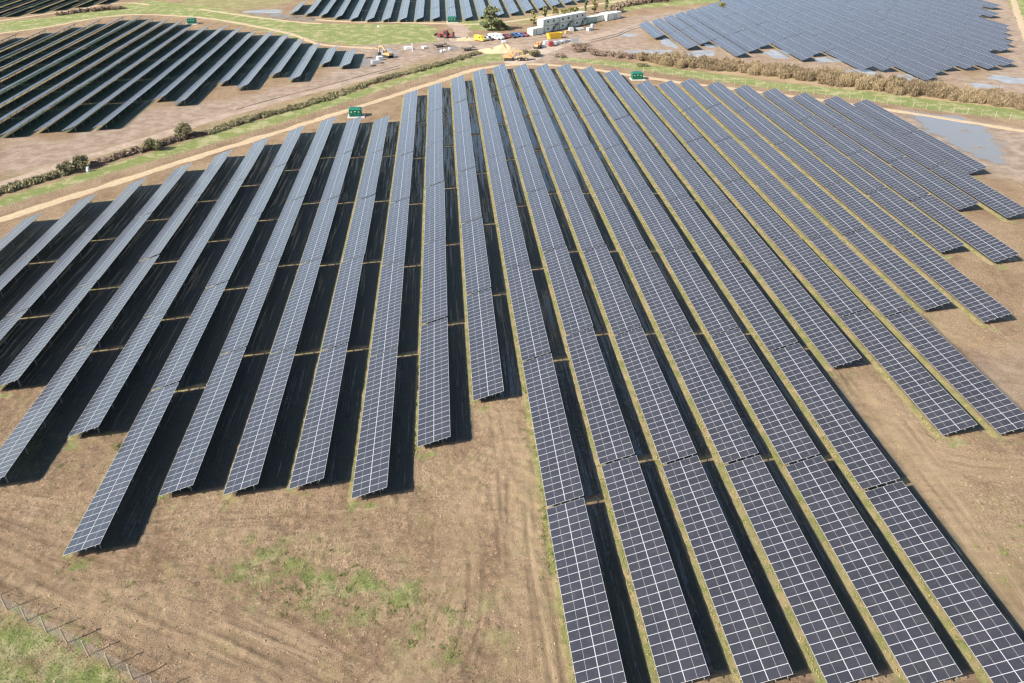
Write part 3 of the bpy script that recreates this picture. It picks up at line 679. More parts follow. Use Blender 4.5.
# ------------------------------------------------------------------ grass fringe and weeds near the camera
def blades(P, hgt, mat, name, per, spread, wd=.05):
    n=len(P)*per; base=np.repeat(P,per,axis=0)+np.column_stack([rng.normal(0,spread,(n,2)),np.zeros(n)])
    d=rng.normal(0,.45,(n,3)); d[:,2]=1; d/=np.linalg.norm(d,axis=1)[:,None]
    h=hgt*(.5+.9*rng.random(n)); sd_=rng.normal(size=(n,3)); sd_[:,2]=0; sd_/=np.linalg.norm(sd_,axis=1)[:,None]
    A=d*h[:,None]; B=sd_*wd*(.6+.8*rng.random(n))[:,None]
    V=np.stack([base-B,base+B,base+A+B*.2,base+A-B*.2],1).reshape(-1,3)
    t=np.clip(np.repeat(rng.random(len(P)),per)*.6+rng.random(n)*.4,0,1)
    o=link(name,np_mesh(name,V,np.arange(n*4).reshape(-1,4),mat,face_attrs=dict(tint=t))); return o
pts=[]
for k,t,n in MAIN:
    b=t-n*TAB
    L=t-b+.8; b+=.3; cnt=int(L*3.2)
    yy=b+rng.random(cnt)*L; xx=MX(k)-.02+rng.normal(0,.16,cnt)
    pts.append(np.column_stack([xx,yy,np.zeros(cnt)-.02]))
P=np.vstack(pts); keep=fbm(P[:,0],P[:,1],3,91)>.36
o=blades(P[keep],.20,M['grassb'],'long_grass',5,.10,.04); tag(o,'long straw and green grass left standing under the low panel edges','grass',kind='stuff')
wp=[]
for cx_,cy_,rx,ry,cnt in ((350,600,75,26,70),(425,612,45,28,60),(455,655,25,20,16),(405,640,20,14,14),(275,560,40,22,40),(310,585,40,25,50),(120,450,16,16,20),(528,440,8,30,24),(545,520,8,60,60),(30,450,30,30,24),(100,600,60,30,20),(1000,540,40,40,20)):
    for _ in range(cnt):
        ux,uy=random.gauss(0,.5),random.gauss(0,.5); c=gp(cx_+rx*ux,cy_+ry*uy)
        for _ in range(random.choice((1,1,1,2,4))): wp.append((c[0]+random.gauss(0,.22),c[1]+random.gauss(0,.22),-.03))
o=blades(np.array(wp),.17,M['weed'],'weeds',11,.15,.04); tag(o,'low green weeds scattered over the bare soil','weeds',kind='stuff')
# clods turned up by the machines
nc=70000; cxy=np.column_stack([rng.uniform(-64,110,nc),rng.uniform(35,135,nc)])
ok=np.ones(nc,bool)
for x0,b,t in rows_bounds():
    ok &= ~((cxy[:,0]>x0-.6)&(cxy[:,0]<x0+7.2)&(cxy[:,1]>b-.2)&(cxy[:,1]<t))
ok &= (fbm(cxy[:,0],cxy[:,1],5,301)+.25*rng.random(nc))>.52
cxy=cxy[ok]; nc=len(cxy)
xi=np.clip(np.searchsorted(xs,cxy[:,0]),0,nx-1); yi=np.clip(np.searchsorted(ys,cxy[:,1]),0,ny-1); cz=Z.reshape(ny,nx)[yi,xi]
r=.035+.075*rng.random(nc)**2.5; a0=rng.uniform(0,6.28,nc); V=[]
for k in range(4):
    q=r*(.7+.6*rng.random(nc)); V.append(np.column_stack([cxy[:,0]+q*np.cos(a0+k*1.57),cxy[:,1]+q*np.sin(a0+k*1.57),cz-.03]))
for k in range(4):
    q=.55*r*(.6+.7*rng.random(nc)); V.append(np.column_stack([cxy[:,0]+q*np.cos(a0+k*1.57+.3),cxy[:,1]+q*np.sin(a0+k*1.57+.3),cz+r*(.5+.5*rng.random(nc))]))
V=np.stack(V,1).reshape(-1,3); o8=(np.arange(nc)*8)[:,None,None]
Q=(o8+np.array([[4,5,6,7],[0,1,5,4],[1,2,6,5],[2,3,7,6],[3,0,4,7]])[None]).reshape(-1,4)
o=link('soil_clods',np_mesh('soil_clods',V,Q,mat_leaf('clod_soil',(.13,.09,.055),(.24,.165,.105),(.42,.32,.21)),face_attrs=dict(tint=np.repeat(rng.random(nc),5)))); tag(o,'loose clods and stones strewn over the bare soil','soil',kind='stuff')
q=np.where((grass>.35)&(X<0)&(X>-64)&(Y<70)&(Y>35))[0]; q=rng.choice(q,min(len(q),7000),replace=False)
gpn=np.column_stack([X[q]+rng.normal(0,.1,len(q)),Y[q]+rng.normal(0,.1,len(q)),Z[q]-.02])
M['meadow']=mat_leaf('meadow_blade',(.12,.15,.05),(.22,.24,.09),(.36,.31,.17)); o=blades(gpn,.13,M['meadow'],'meadow_grass',4,.14,.03); tag(o,'short meadow grass beyond the mesh fence','grass',kind='stuff')

# ------------------------------------------------------------------ fences
def fence(pts, spacing, h, label, group=None, pr=.055, mesh=True, vert=.3, hz=9, maxp=100):
    P=np.array(pts); seg=np.linalg.norm(np.diff(P,axis=0),axis=1); s=np.concatenate([[0],np.cumsum(seg)]); L=s[-1]
    n=min(maxp,int(round(L/spacing))+1); sp_=L/(n-1); o=empty('fence',(P[0][0],P[0][1],0)); tag(o,label,'fence',group)
    pb=MB(); pb.tube((0,0,-.3),(0,0,h),pr,pr*.92,8); pm=pb.mesh('fence_post',[M['post']],False)
    Q=[]
    for i in range(n):
        x=np.interp(i*sp_,s,P[:,0])-P[0][0]; y=np.interp(i*sp_,s,P[:,1])-P[0][1]; Q.append((x,y))
        c=link('fence_post',pm,o,(x,y,random.gauss(0,.04))); c.rotation_euler=(random.gauss(0,.02),random.gauss(0,.02),random.uniform(0,6))
    if mesh:
        b=MB()
        for (x0,y0),(x1,y1) in zip(Q[:-1],Q[1:]):
            d=Vector((x1-x0,y1-y0,0)); nrm=Vector((-d.y,d.x,0)).normalized()*(pr+.01)
            a=Vector((x0,y0,0))+nrm; e=Vector((x1,y1,0))+nrm
            for k in range(hz):
                z=.05+(h-.2)*k/(hz-1); b.bar(a+Vector((0,0,z)),e+Vector((0,0,z)),.008)
            m_=max(2,int(d.length/vert))
            for k in range(1,m_):
                q=a.lerp(e,k/m_); b.bar(q+Vector((0,0,.05)),q+Vector((0,0,h-.15)),.007)
        b.build('wire_mesh',M['wire'],o)
    return o
f0=Vector((-45.6,57.6)); f1=Vector((-30.6,48.5)); dv=(f1-f0)/6
fence([tuple(f0-dv*7),tuple(f0+dv*13)],dv.length,2.1,'timber post and wire mesh fence along the near left field',None,.07,True,.42,9)
fence(gpl([(-20,222),(60,194),(120,176),(198,152.5),(279,127.5),(330,111.5),(380,94.5),(427,80),(450,73.2),(478,66),(500,62.7)]),4.0,1.7,'long post and mesh fence between the left grass strip and the pale track',None,.05,True,1.0,4)
fence(gpl([(560,61.5),(618,68.5),(662,74.5),(706,80.5),(764,88.5),(866,102),(880,103.8),(1024,121.5),(1100,132)]),3.6,2.0,'pale timber post fence between the right grass strip and track',None,.06,True,1.0,4)
fence(gpl([(-20,165),(20,160),(55,155),(100,145),(140,134),(200,122),(245,112),(300,96),(350,81)]),4.5,1.7,'thin post fence along the near side of the upper left array',None,.045,False)
fence(gpl([(362,22.3),(400,23.2),(440,23.8),(470,24)]),4.0,1.7,'thin post fence in front of the top centre array',None,.045,False)
fence(gpl([(-10,36),(50,28.5),(100,20),(140,16.5),(200,21),(250,28.5),(275,33)]),4.5,1.6,'thin post fence behind the upper left array',None,.05,False)
fence(gpl([(583,45),(600,46.5),(640,50.5),(690,57),(760,66)]),5,1.6,'thin post fence before the puddles of the upper right array',None,.05,False)

# ------------------------------------------------------------------ transformer kiosks
def kiosk(px,py,label,rz=0,sx=1.0):
    c=gp(px,py); o=empty('transformer_kiosk',(c[0],c[1],0),rz); tag(o,label,'transformer kiosk','green transformer kiosks')
    W,D,H=3.5*sx,2.6,2.35
    b=MB(); b.box(-W/2-.5,-.7,-.1,W/2+.9,D+.4,.22); b.build('plinth',M['concrete'],o)
    b=MB(); b.box(-W/2,0,.2,W/2,D,H-.25); b.build('body',M['kiosk'],o,bevel=.05)
    b=MB(); ov=.12; x=W/2+ov; y0,y1=-ov,D+ov
    b.hexa([(-x,y0,H-.246),(x,y0,H-.246),(x,y1,H-.246),(-x,y1,H-.246),(-x+.45,y0+.4,H+.12),(x-.45,y0+.4,H+.12),(x-.45,y1-.4,H+.12),(-x+.45,y1-.4,H+.12)])
    b.build('roof',M['kiosk'],o,bevel=.04)
    for i in range(3):
        dw=(W-.3)/3; x0=-W/2+.15+i*dw
        b=MB(); b.box(x0+.03,-.05,.32,x0+dw-.03,-.003,H-.38)
        d=b.build('door',M['kiosk_d'],o)
        b=MB()
        for k in range(6): b.bar((x0+.16,-.07,.5+k*.09),(x0+dw-.16,-.07,.5+k*.09),.03,.05)
        b.build('louvre',M['kiosk'],d)
        b=MB(); b.box(x0+dw-.16,-.10,1.15,x0+dw-.11,-.052,1.4); b.build('handle',M['dark'],d)
        if i in (0,1,2):
            b=MB(); z=1.62+(.08 if i==1 else -.05); b.box(x0+dw/2-.11,-.062,z-.11,x0+dw/2+.11,-.052,z+.11); b.build('sign_plate',M['label'],d)
            b=MB(); t=.08; xx=x0+dw/2; b.prism([(xx-t,z-.08),(xx+t,z-.08),(xx,z+.08)],-.075,-.064); b.build('warning_triangle',M['sign_y'],d)
    return o
kiosk(355.5,117.5,'green transformer kiosk on a pale plinth behind the near rows, by the left track')
kiosk(637.5,80.2,'green transformer kiosk between near rows and the right track')
kiosk(191.5,24.3,'green transformer kiosk at the far end of the upper left array')
kiosk(452,22.8,'green transformer kiosk in front of the top centre array',0,1.1)
kiosk(743,.6,'green transformer kiosk at the far edge of the upper right array',0,1.1)

# ------------------------------------------------------------------ site compound
ang=math.atan2(19.1,21.5)
def local(o, u, v): return Vector((o[0]+u*math.cos(ang)-v*math.sin(ang), o[1]+u*math.sin(ang)+v*math.cos(ang), 0))
CB=(42.2,354.4)
def cabin(u,v,z,L,W,H,mat,label,group,doors=1,wins=2,rz=None):
    p=local(CB,u,v); o=empty('site_cabin',(p.x,p.y,z),ang if rz is None else rz); tag(o,label,'site cabin',group)
    b=MB(); b.box(0,0,.12,L,W,H-.1); 
    for k in range(int(L/.55)):
        b.box(.15+k*.55,-.025,.2,.40+k*.55,-.002,H-.16)
    b.build('shell',mat,o)
    b=MB(); b.box(-.06,-.06,H-.098,L+.06,W+.06,H); b.build('roof',M['white'],o)
    b=MB()
    for x in (0,L-.12):
        for y in (0,W-.12): b.box(x-.04,y-.04,0,x+.16,y+.16,.118)
    b.build('feet',M['galv'],o)
    for k in range(wins):
        x=L*(k+.7)/(wins+.6); b=MB(); b.box(x,-.07,1.05,x+1.1,-.03,2.0); f=b.build('window',M['white'],o)
        b=MB(); b.box(x+.06,-.08,1.1,x+1.04,-.072,1.95); b.build('pane',M['win'],f)
    for k in range(doors):
        x=.35+k*1.4; b=MB(); b.box(x,-.07,.15,x+.9,-.03,2.15); d=b.build('door',M['cabin_g'],o)
        b=MB(); b.box(x+.78,-.11,1.0,x+.83,-.072,1.15); b.build('handle',M['dark'],d)
    return o
names=['left-hand','middle','right-hand']
for i in range(3):
    for z in (0,1):
        cabin(i*9.65,0,z*2.72,9.5,3.2,2.7,M['cabin'],'pale %s site cabin of the stacked block, %s storey'%(names[i],['lower','upper'][z]),'stacked site cabins')
    p=local(CB,i*9.65+5.2,0); o=empty('outside_stair',(p.x,p.y,0),ang); tag(o,'dark steel stair on the front of the %s stacked cabins'%names[i],'stair','steel stairs of the cabins')
    b=MB()
    for k in range(12): b.box(k*.24,-1.15,.22*k+.18,k*.24+.26,-.15,.22*k+.22)
    b.bar((0,-1.15,.1),(2.9,-1.15,2.7),.05,.16); b.bar((0,-.15,.1),(2.9,-.15,2.7),.05,.16); b.build('flight',M['dark'],o)
    b=MB(); b.box(2.9,-1.2,2.66,4.3,-.1,2.74)
    for x in (2.95,4.25): b.bar((x,-1.15,0),(x,-1.15,2.66),.08)
    b.build('landing',M['dark'],o)
    b=MB(); b.bar((0,-1.15,1.0),(2.9,-1.15,3.65),.05); b.bar((2.9,-1.15,3.65),(4.3,-1.15,3.65),.05); b.bar((0,-1.15,.1),(0,-1.15,1.0),.05); b.bar((2.9,-1.15,2.7),(2.9,-1.15,3.65),.05); b.bar((4.3,-1.15,2.7),(4.3,-1.15,3.65),.05); b.build('handrail',M['dark'],o)
cabin(-7.0,-.6,0,6.6,3.0,2.7,M['white'],'white single-storey cabin at the left end of the stacked block','low cabins',2,0)
cabin(29.4,.6,0,7.3,2.5,2.6,M['cabin_g'],'grey-green container right of the stacked cabins','low cabins',1,0)
cabin(37.2,.6,0,5.0,2.5,2.6,M['cabin'],'pale short container between the green one and white stores','low cabins',0,0)
cabin(42.4,-1.2,0,5.4,4.4,3.0,M['white'],'white store cabin left of the dark gap','low cabins',1,0)
cabin(48.4,-1.2,0,4.6,3.4,2.9,M['white'],'white store cabin at the far right of the compound','low cabins',1,0)
# skip
def skip(px,py,label,mat,rz):
    c=gp(px,py); o=empty('skip',(c[0],c[1],0),rz); tag(o,label,'skip')
    L,W,H=6.4,2.5,2.1; t=.1
    b=MB(); b.box(0.4,0.2,.1,L-.4,W-.2,.25)
    def wall(a,c_,lean):
        b.hexa([a[0],a[1],a[1]+lean[0],a[0]+lean[0]]+[c_[0],c_[1],c_[1]+lean[1],c_[0]+lean[1]])
    V=Vector
    wall((V((.4,.2,.25)),V((L-.4,.2,.25))),(V((0,0,H)),V((L,0,H))),(V((0,t,0)),V((0,t,0))))
    wall((V((.4,W-.2-t,.25)),V((L-.4,W-.2-t,.25))),(V((0,W-t,H)),V((L,W-t,H))),(V((0,t,0)),V((0,t,0))))
    wall((V((.4,.2+t,.25)),V((.4,W-.2-t,.25))),(V((0,t,H)),V((0,W-t,H))),(V((t,0,0)),V((t,0,0))))
    wall((V((L-.4-t,.2+t,.25)),V((L-.4-t,W-.2-t,.25))),(V((L-t,t,H)),V((L-t,W-t,H))),(V((t,0,0)),V((t,0,0))))
    b.build('skip_body',mat,o)
    b=MB()
    for k in range(5): x=.9+k*1.15; b.bar((x+.0,.13,.35),(x+.0,-.07,H-.1),.12,.1)
    b.build('side_ribs',mat,o)
    b=MB(); b.bar((0,-.04,H+.03),(L,-.04,H+.03),.12); b.bar((0,W+.04,H+.03),(L,W+.04,H+.03),.12); b.build('rim',mat,o)
    b=MB(); r_=random.Random(3)
    for k in range(26):
        x,y=r_.uniform(.6,L-.9),r_.uniform(.3,W-.6); b.box(x,y,.3,x+r_.uniform(.3,.9),y+r_.uniform(.2,.5),r_.uniform(.8,1.7))
    b.build('rubbish',M['spoil'],o); return o
skip(549,39.5,'bright yellow open skip in front of the left stacked cabins',M['yellow'],.36)

def car(px,py,rz,mat,label,kind='car'):
    c=gp(px,py); van=kind=='van'; o=empty('parked_van' if van else 'parked_car',(c[0],c[1],0),rz); tag(o,label,kind,'vehicles parked beside the pine')
    L=5.2 if van else 4.4; W=1.95 if van else 1.78; H=2.1 if van else 1.48
    if van: prof=[(0,.3),(L,.3),(L,.95),(L-.8,1.15),(L-1.5,H-.1),(L-1.8,H),(.1,H),(0,H-.2)]
    else: prof=[(0,.28),(L,.28),(L,.72),(L-.15,.85),(L-1.15,.98),(L-1.95,H-.04),(L-2.4,H),(.95,H-.03),(.35,1.02),(.05,.95)]
    b=MB(); b.prism(prof,-W/2,W/2); b.build('body',mat,o,bevel=.06)
    z0,z1=(1.2,H-.3) if van else (1.0,H-.12)
    b=MB(); e=W/2+.004
    for s in (-1,1):
        y=s*e
        if van: P=[(L-2.5,z0),(L-1.35,z0),(L-1.72,z1),(L-2.5,z1)]
        else: P=[(.75,z0),(L-1.42,z0),(L-2.0,z1),(1.05,z1)]
        b.quad(*[(x,y,z) for x,z in P])
    b.build('side_window',M['win'],o)
    b=MB(); d=.02
    if van: a0,a1=(L-.86+d,1.2),(L-1.46+d,H-.2)
    else: a0,a1=(L-1.2+d,1.03),(L-1.88+d,H-.1)
    b.quad((a0[0],-W*.42,a0[1]),(a0[0],W*.42,a0[1]),(a1[0],W*.38,a1[1]),(a1[0],-W*.38,a1[1])); b.build('windscreen',M['win'],o)
    wb=MB(); wb.tube((0,-.11,0),(0,.11,0),.33,.33,14); wm=wb.mesh('wheel',[M['dark']])
    hb=MB(); hb.tube((0,-.125,0),(0,.125,0),.19,.19,10); hm=hb.mesh('rim',[M['silver']])
    for x in (.85,L-.9):
        for s in (-1,1):
            wl=link('wheel',wm,o,(x,s*(W/2-.1),.33)); link('rim',hm,wl)
    for s in (-1,1):
        b=MB(); b.box(L-.03,s*W*.36-.16,.62,L+.02,s*W*.36+.16,.76); b.build('headlight',M['label'],o)
    return o
fz=math.atan2(9,20.5); face=fz-math.pi/2+.35
A0=Vector(gp(482,41.5)); A1=Vector(gp(531,36.2))
cars=[('yellow','yellow van at the left end of the parked vehicles','van'),('silver','silver car between the yellow van and a dark car','car'),('black','dark car between the silver car and the white vans','car'),
 ('white','left of the two white vans parked together','van'),('white','right of the two white vans parked together','van'),('black','black car between the white van and the red car','car'),('red','red car in the middle of the parked line','car'),
 ('black','dark car between the red car and the blue ones','car'),('blue','left of the two blue cars in the parked line','car'),('blue','right of the two blue cars in the parked line','car'),('red','red car at the right end, beside the white cabin','car')]
for i,(c_,lab,kd) in enumerate(cars):
    p=A0.lerp(A1,(i+.3)/len(cars)); q=p-Vector((math.cos(face),math.sin(face)))*-0.0
    d=FWD
    # placed nose towards the camera
    o=car(0,300,face+random.gauss(0,.05),M[c_],lab,kd); L=4.8
    o.location=(p.x-math.cos(face)*L*.9,p.y-math.sin(face)*L*.9+random.gauss(0,.3),0)

# plant machinery
def excavator(px,py,rz,mat,label,arm=1.0):
    c=gp(px,py); o=empty('excavator',(c[0],c[1],0),rz); tag(o,label,'excavator')
    for s in (-1,1):
        b=MB(); b.prism([(-1.6,.12),(-1.3,0),(1.3,0),(1.6,.12),(1.75,.45),(1.55,.75),(-1.55,.75),(-1.75,.45)],s*1.05-.27,s*1.05+.27); b.build('crawler_track',M['dark'],o)
    b=MB(); b.box(-1.0,-.75,.3,1.0,.75,.95); b.build('undercarriage',M['dark'],o)
    b=MB(); b.prism([(-2.0,.96),(1.3,.96),(1.3,1.3),(.2,1.9),(-1.8,1.95),(-2.1,1.6)],-1.2,1.2); b.build('body',mat,o,bevel=.08)
    b=MB(); b.prism([(.05,1.32),(1.35,1.32),(1.4,2.1),(1.1,2.8),(.0,2.85)],.25,1.22); cb=b.build('cab',mat,o,bevel=.04)
    b=MB(); b.quad((1.39,.35,1.5),(1.39,1.12,1.5),(1.30,1.12,2.6),(1.30,.35,2.6)); b.quad((.2,1.225,1.7),(1.25,1.225,1.7),(1.05,1.225,2.65),(.2,1.225,2.65)); b.build('cab_window',M['win'],cb)
    b=MB(); b.bar((1.1,-.3,1.5),(2.8,-.3,3.6),.38,.55); b.bar((2.8,-.3,3.6),(4.9,-.3,3.3),.34,.45); bo=b.build('boom',mat,o)
    b=MB(); b.bar((1.5,-.3,1.3),(2.9,-.3,2.9),.16); b.bar((2.6,-.3,3.95),(4.6,-.3,3.75),.14); b.build('ram',M['galv'],bo)
    b=MB(); b.bar((4.8,-.3,3.5),(5.5*arm,-.3,1.1),.26,.38); b.build('dipper_arm',mat,o)
    b=MB(); x=5.5*arm; b.prism([(x-.2,1.2),(x+.35,1.1),(x+.3,.45),(x-.35,.2),(x-.75,.35),(x-.5,.75)],-.85,.25); b.build('bucket',M['dark'],o)
    return o
excavator(509,60.3,-.2,M['orange'],'orange excavator in front of the sand heap')
excavator(388,57.5,math.pi*.75,M['orange'],'orange excavator at the end of the upper left array',.95)
def dumper(px,py,rz,mat,label,cat='dumper'):
    c=gp(px,py); o=empty('site_dumper',(c[0],c[1],0),rz); tag(o,label,cat)
    wb=MB(); wb.tube((0,-.25,0),(0,.25,0),.62,.62,16); wm=wb.mesh('wheel',[M['dark']]); hb=MB(); hb.tube((0,-.27,0),(0,.27,0),.28,.28,10); hm=hb.mesh('rim',[mat])
    for x in (-1.3,1.3):
        for s in (-1,1): wl=link('wheel',wm,o,(x,s*.95,.62)); link('rim',hm,wl)
    b=MB(); b.box(-2.1,-.6,.55,1.6,.6,1.05); b.build('chassis',M['dark'],o)
    b=MB(); b.prism([(-2.3,1.0),(-.7,1.0),(-.7,1.7),(-2.2,1.6)],-.75,.75); b.build('engine_cover',mat,o,bevel=.06)
    b=MB(); b.prism([(.2,1.08),(2.0,1.08),(2.7,2.1),(-.1,2.0)],-1.15,1.15); b.build('hopper',mat,o,bevel=.04)
    b=MB()
    for s in (-.6,.6): b.bar((-.9,s,1.6),(-.9,s,2.9),.09)
    b.bar((-.9,-.6,2.9),(-.9,.6,2.9),.09); b.build('roll_bar',M['dark'],o)
    return o
dumper(522,60.5,.1,M['sandm'],'tan site dumper beside the orange excavator')
dumper(537.5,48.3,1.2,M['orange'],'orange dumper on the compound yard left of the pallets')
def tractor(px,py,rz,mat,label):
    c=gp(px,py); o=empty('tractor',(c[0],c[1],0),rz); tag(o,label,'tractor')
    def wh(r,w,x,y):
        b=MB(); b.tube((0,-w/2,0),(0,w/2,0),r,r,18); wl=b.build('wheel',M['dark'],o,(x,y,r)); b=MB(); b.tube((0,-w/2-.02,0),(0,w/2+.02,0),r*.5,r*.5,12); b.build('rim',mat,wl)
    for s in (-1,1): wh(1.0,.6,-1.1,s*1.05); wh(.7,.45,1.6,s*.95)
    b=MB(); b.prism([(-.4,.8),(2.3,.8),(2.35,1.6),(1.9,1.75),(-.4,1.85)],-.5,.5); b.build('bonnet',mat,o,bevel=.06)
    b=MB(); b.prism([(-1.8,1.1),(-.1,1.1),(.05,1.9),(-.25,2.9),(-1.6,2.9)],-.8,.8); cb=b.build('cab',mat,o,bevel=.05)
    b=MB()
    for s in (-1,1): b.quad((-1.6,s*.81,1.75),(-.1,s*.81,1.75),(-.35,s*.81,2.7),(-1.5,s*.81,2.7))
    b.build('cab_window',M['win'],cb)
    b=MB(); b.bar((-.2,-.75,1.6),(3.3,-.75,1.3),.16,.24); b.bar((-.2,.75,1.6),(3.3,.75,1.3),.16,.24); b.build('loader_arm',mat,o)
    b=MB(); b.prism([(3.2,1.5),(3.9,1.4),(4.1,.6),(3.4,.5)],-1.2,1.2); b.build('bucket',M['dark'],o)
    b=MB(); b.box(-4.4,-1.0,.8,-2.0,1.0,1.0); b.box(-4.4,-1.0,1.0,-4.3,1.0,2.4); b.build('rear_implement',mat,o)
    b=MB(); b.box(-2.3,-.1,.7,-1.4,.1,.85); b.build('hitch',M['dark'],o)
    return o
tractor(444,37.5,2.7,M['red'],'red tractor with a loader on the mud near the top centre kiosk')
def trailer(px,py,rz,label):
    c=gp(px,py); o=empty('trailer',(c[0],c[1],0),rz); tag(o,label,'trailer')
    b=MB(); b.box(-2.6,-1.0,.75,2.6,1.0,.92); b.build('deck',M['spoil'],o); b=MB(); b.bar((2.6,0,.8),(4.0,0,.6),.14); b.build('drawbar',M['dark'],o)
    wb=MB(); wb.tube((0,-.14,0),(0,.14,0),.42,.42,14); wm=wb.mesh('wheel',[M['dark']])
    for x in (-.6,.5):
        for s in (-1,1): link('wheel',wm,o,(x,s*1.0,.42))
    b=MB(); b.box(-2.6,-1.0,.92,-2.5,1.0,1.5); b.box(2.5,-1.0,.92,2.6,1.0,1.5); b.build('end_board',M['spoil'],o); return o
trailer(440,47,.5,'dark flat trailer standing on the mud below the red tractor')
trailer(468,50.5,.55,'dark flat trailer at the right end of the long low hedge')
def heap(px,py,rx,ry,h,mat,label,name='sand_heap',cat='heap'):
    c=gp(px,py); n=26; rings=10; V=[]; 
    for i in range(rings+1):
        f=i/rings
        for j in range(n):
            t=2*math.pi*j/n; k=1+.12*math.sin(3*t+px)+.08*math.sin(5*t+py)
            z=h*(1-f)**.9*(1+.15*math.sin(4*t+f*5+px))*(1 if f<1 else 0)
            V.append((rx*f*k*math.cos(t)+random.gauss(0,.12),ry*f*k*math.sin(t)+random.gauss(0,.12),z-(.1 if f==1 else 0)+ (random.gauss(0,.06) if 0<f<1 else 0)))
    Q=[(i*n+j,i*n+(j+1)%n,(i+1)*n+(j+1)%n,(i+1)*n+j) for i in range(rings) for j in range(n)]
    o=link(name,np_mesh(name,V,[q[::-1] for q in Q],mat,smooth=True),None,(c[0],c[1],0)); tag(o,label,cat); return o
heap(504,51.5,7.5,3.6,2.6,M['sandm'],'large pale sand heap behind the orange excavator')
heap(490,51.8,6,3.2,1.5,M['sandm'],'low pale sand heap at the left of the large one')
heap(467,39.5,5,3.5,.9,M['sandm'],'low spread of orange sand near the yellow van')
bush(524,55,3.4,2.2,M['bush'],'small dark bush right of the pale sand heap',2400,.22)
bush(534.5,56.5,5,2.8,M['bush'],'large dark bush at the compound entrance',3800,.22)
heap(374,48.5,1.5,1.2,.8,M['sandm'],'small tan soil heap beside the left excavator','spoil_heap')
# pallets, bags, boards and boxes
def pallet(px,py,rz,mat,w,d,h,label,group,name='pallet_load',cat='pallet'):
    c=gp(px,py); o=empty(name,(c[0],c[1],0),rz); tag(o,label,cat,group)
    b=MB()
    for k in range(3): b.box(-w/2,-d/2+k*(d-.1)/2,0,w/2,-d/2+k*(d-.1)/2+.1,.1)
    for k in range(6): b.box(-w/2+k*(w-.12)/5,-d/2,.102,-w/2+k*(w-.12)/5+.12,d/2,.13)
    b.build('pallet_base',M['post'],o)
    b=MB(); b.box(-w/2+.04,-d/2+.04,.132,w/2-.04,d/2-.04,h*.62); b.box(-w/2+.12,-d/2+.1,h*.622,w/2-.2,d/2-.08,h); b.build('load',mat,o,bevel=.06); return o
gl='pallet loads in the compound yard'
for px,py,mt,w_,d_,h_,lab in ((543,47.2,'plastic',1.8,1.2,.9,'white wrapped pallet right of the orange dumper'),(546,44.7,'plastic',2.2,1.4,1.5,'tall white wrapped pallet behind the red load'),(551,46.5,'red',2.0,1.6,1.9,'red load on a pallet in the yard row'),
  (554.5,45.2,'plastic',1.8,1.4,1.5,'white load next right of the red one'),(558.5,44.2,'silver',2.2,1.5,1.2,'grey wrapped load in the middle of the yard row'),(562.5,43.0,'plastic',2.0,1.5,1.1,'white wrapped load right of the grey one'),
  (566,42.2,'silver',2.2,1.4,.9,'low grey load near the right end of the yard row'),(569,41.6,'plastic',1.6,1.2,.8,'small white load at the right end of the yard row'),
  (567,33.6,'orange',2.2,1.6,1.2,'orange load by the stacked cabins right of the skip'),(571,31.5,'plastic',2.2,1.5,1.6,'white load right of the orange load by the cabins'),(574,31,'spoil',2.0,1.5,1.2,'dark load before the middle of the cabins'),(578,30.3,'plastic',2.6,1.6,1.0,'low white load before the right-hand stacked cabins'),(582,29.6,'plastic',1.6,1.2,.8,'small white load left of the grey tank'),
  (504,42.8,'plastic',1.8,1.4,.8,'white load standing alone in front of the white vans'),
  (408.5,49.5,'plastic',3.2,2.2,1.1,'wide pale pallet load left on the mud by the puddles'),(425,48.5,'plastic',2.2,1.8,.9,'pale pallet load right of the wide pale one'),(376,63.5,'silver',3.4,2.2,1.2,'grey stacked modules beside the last upper left row'),(380,60,'plastic',2.4,1.8,1.3,'pale crate of modules by the left excavator')):
    pallet(px,py,random.uniform(.2,.6),M[mt],w_,d_,h_,lab,gl)
def bag(px,py,label):
    c=gp(px,py); b=MB(); b.hexa([(-.42,-.42,0),(.42,-.42,0),(.42,.42,0),(-.42,.42,0),(-.5,-.5,.6),(.5,-.5,.6),(.5,.5,.6),(-.5,.5,.6)]); b.hexa([(-.46,-.46,.601),(.46,-.46,.601),(.46,.46,.601),(-.46,.46,.601),(-.2,-.2,.95),(.25,-.2,.9),(.2,.2,.95),(-.2,.25,.9)])
    o=b.build('bulk_bag',M['plastic'],None,(c[0],c[1],0),random.random(),bevel=.1); tag(o,label,'bag','white bulk bags on the mud')
bag(441.5,52.2,'leftmost white bulk bag below the flat trailer'); bag(444.5,51.4,'middle white bulk bag below the flat trailer'); bag(449.5,49.8,'rightmost white bulk bag below the flat trailer')
def tank(px,py,label):
    c=gp(px,py); o=empty('water_tank',(c[0],c[1],0),.7); tag(o,label,'tank')
    b=MB(); b.tube((0,0,.35),(0,0,2.3),.8,.8,16); b.tube((0,0,2.3),(0,0,2.6),.8,.3,16); b.build('tank_body',M['silver'],o); b=MB(); b.box(-1,-1,0,1,1,.34); b.build('stand',M['galv'],o)
    b=MB(); b.box(-3,-.7,.0,-1.2,.7,1.3); b.build('pump_box',M['plastic'],o)
tank(592,30,'upright grey water tank before the right-hand stacked cabins')
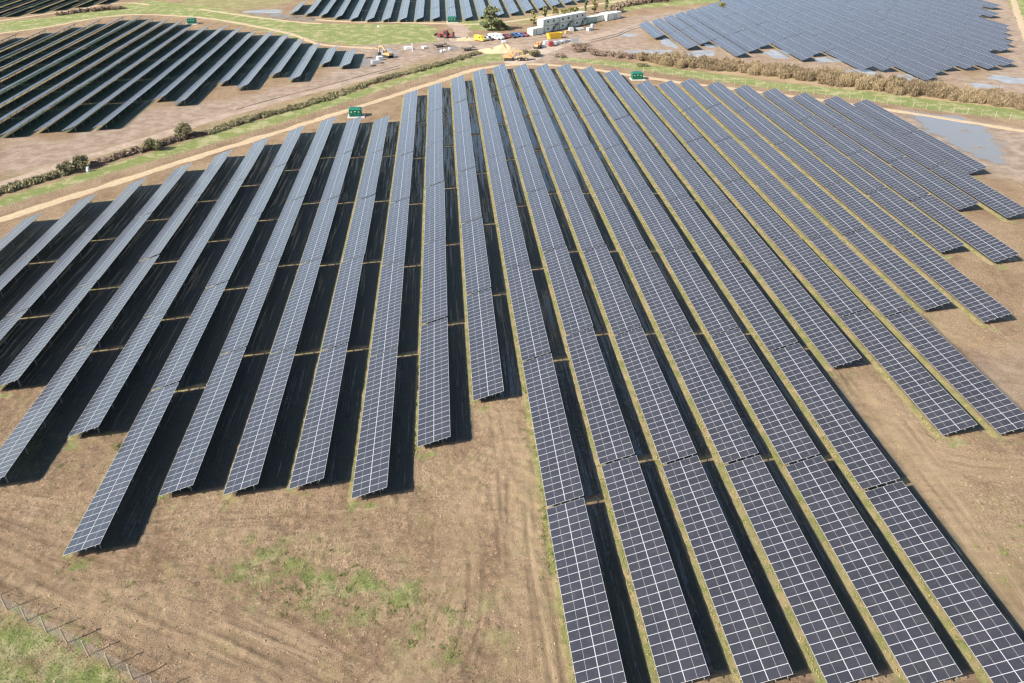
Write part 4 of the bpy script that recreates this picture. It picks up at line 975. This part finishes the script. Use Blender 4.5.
def hoarding(px,py,rz,w,h,label,mat):
    c=gp(px,py); o=empty('barrier_panel',(c[0],c[1],0),rz); tag(o,label,'barrier')
    b=MB(); b.bar((-w/2,0,.05),(-w/2,0,h),.06); b.bar((w/2,0,.05),(w/2,0,h),.06); b.bar((-w/2,0,h),(w/2,0,h),.06); b.bar((-w/2,0,.2),(w/2,0,.2),.06); b.build('frame',M['white'],o)
    if mat: b=MB(); b.box(-w/2+.04,-.015,.24,w/2-.04,.015,h-.04); b.build('sheet',mat,o)
    else:
        b=MB()
        for k in range(1,12): b.bar((-w/2+w*k/12,0,.2),(-w/2+w*k/12,0,h),.03)
        b.build('bars',M['white'],o)
    b=MB(); b.box(-w/2-.3,-.3,0,-w/2+.3,.3,.14); b.box(w/2-.3,-.3,0,w/2+.3,.3,.14); b.build('foot',M['concrete'],o)
hoarding(575,43.3,.25,3.4,2.0,'grey sheeted barrier panel at the right end of the yard',M['silver'])
hoarding(586,46.3,.1,3.2,2.0,'white open barred gate panel beside the rutted track',None)
# loose module stacks lying by the last upper left row
def modstack(px,py,rz,label):
    c=gp(px,py); b=MB(); 
    for k in range(4): b.box(-1.1+.03*k,-.55,.02+k*.06,1.1+.03*k,.55,.06+k*.06)
    o=b.build('module_stack',M['black'],None,(c[0],c[1],0),rz); tag(o,label,'panel stack','loose module stacks'); return o
modstack(369,58,.3,'dark stack of loose panels nearest the last upper left row'); modstack(373,66,.8,'dark stack of loose panels below the grey stacked modules')
# small roadside things
c=gp(88,171.5); b=MB(); b.tube((0,0,0),(.15,0,1.1),.45,.3,10); o=b.build('white_marker',M['plastic'],None,(c[0],c[1],0)); tag(o,'small white leaning marker drum beside the tallest left bush','marker')
c=gp(378.5,31.5); o=empty('marker_post',(c[0],c[1],0)); tag(o,'pale timber marker post alone in the far meadow','post'); b=MB(); b.tube((0,0,-.2),(0,0,2.6),.09,.08,8); b.build('post',M['post'],o); b=MB(); b.box(-.35,-.12,1.9,.35,-.09,2.4); b.build('board',M['label'],o)
c=gp(412.5,51.5); b=MB(); b.tube((0,0,-.2),(0,0,3.0),.16,.14,10); b.tube((0,0,3.0),(0,0,3.1),.2,.2,10); o=b.build('marker_post',M['plastic'],None,(c[0],c[1],0)); tag(o,'white upright post beside the wide pale pallet load','post')
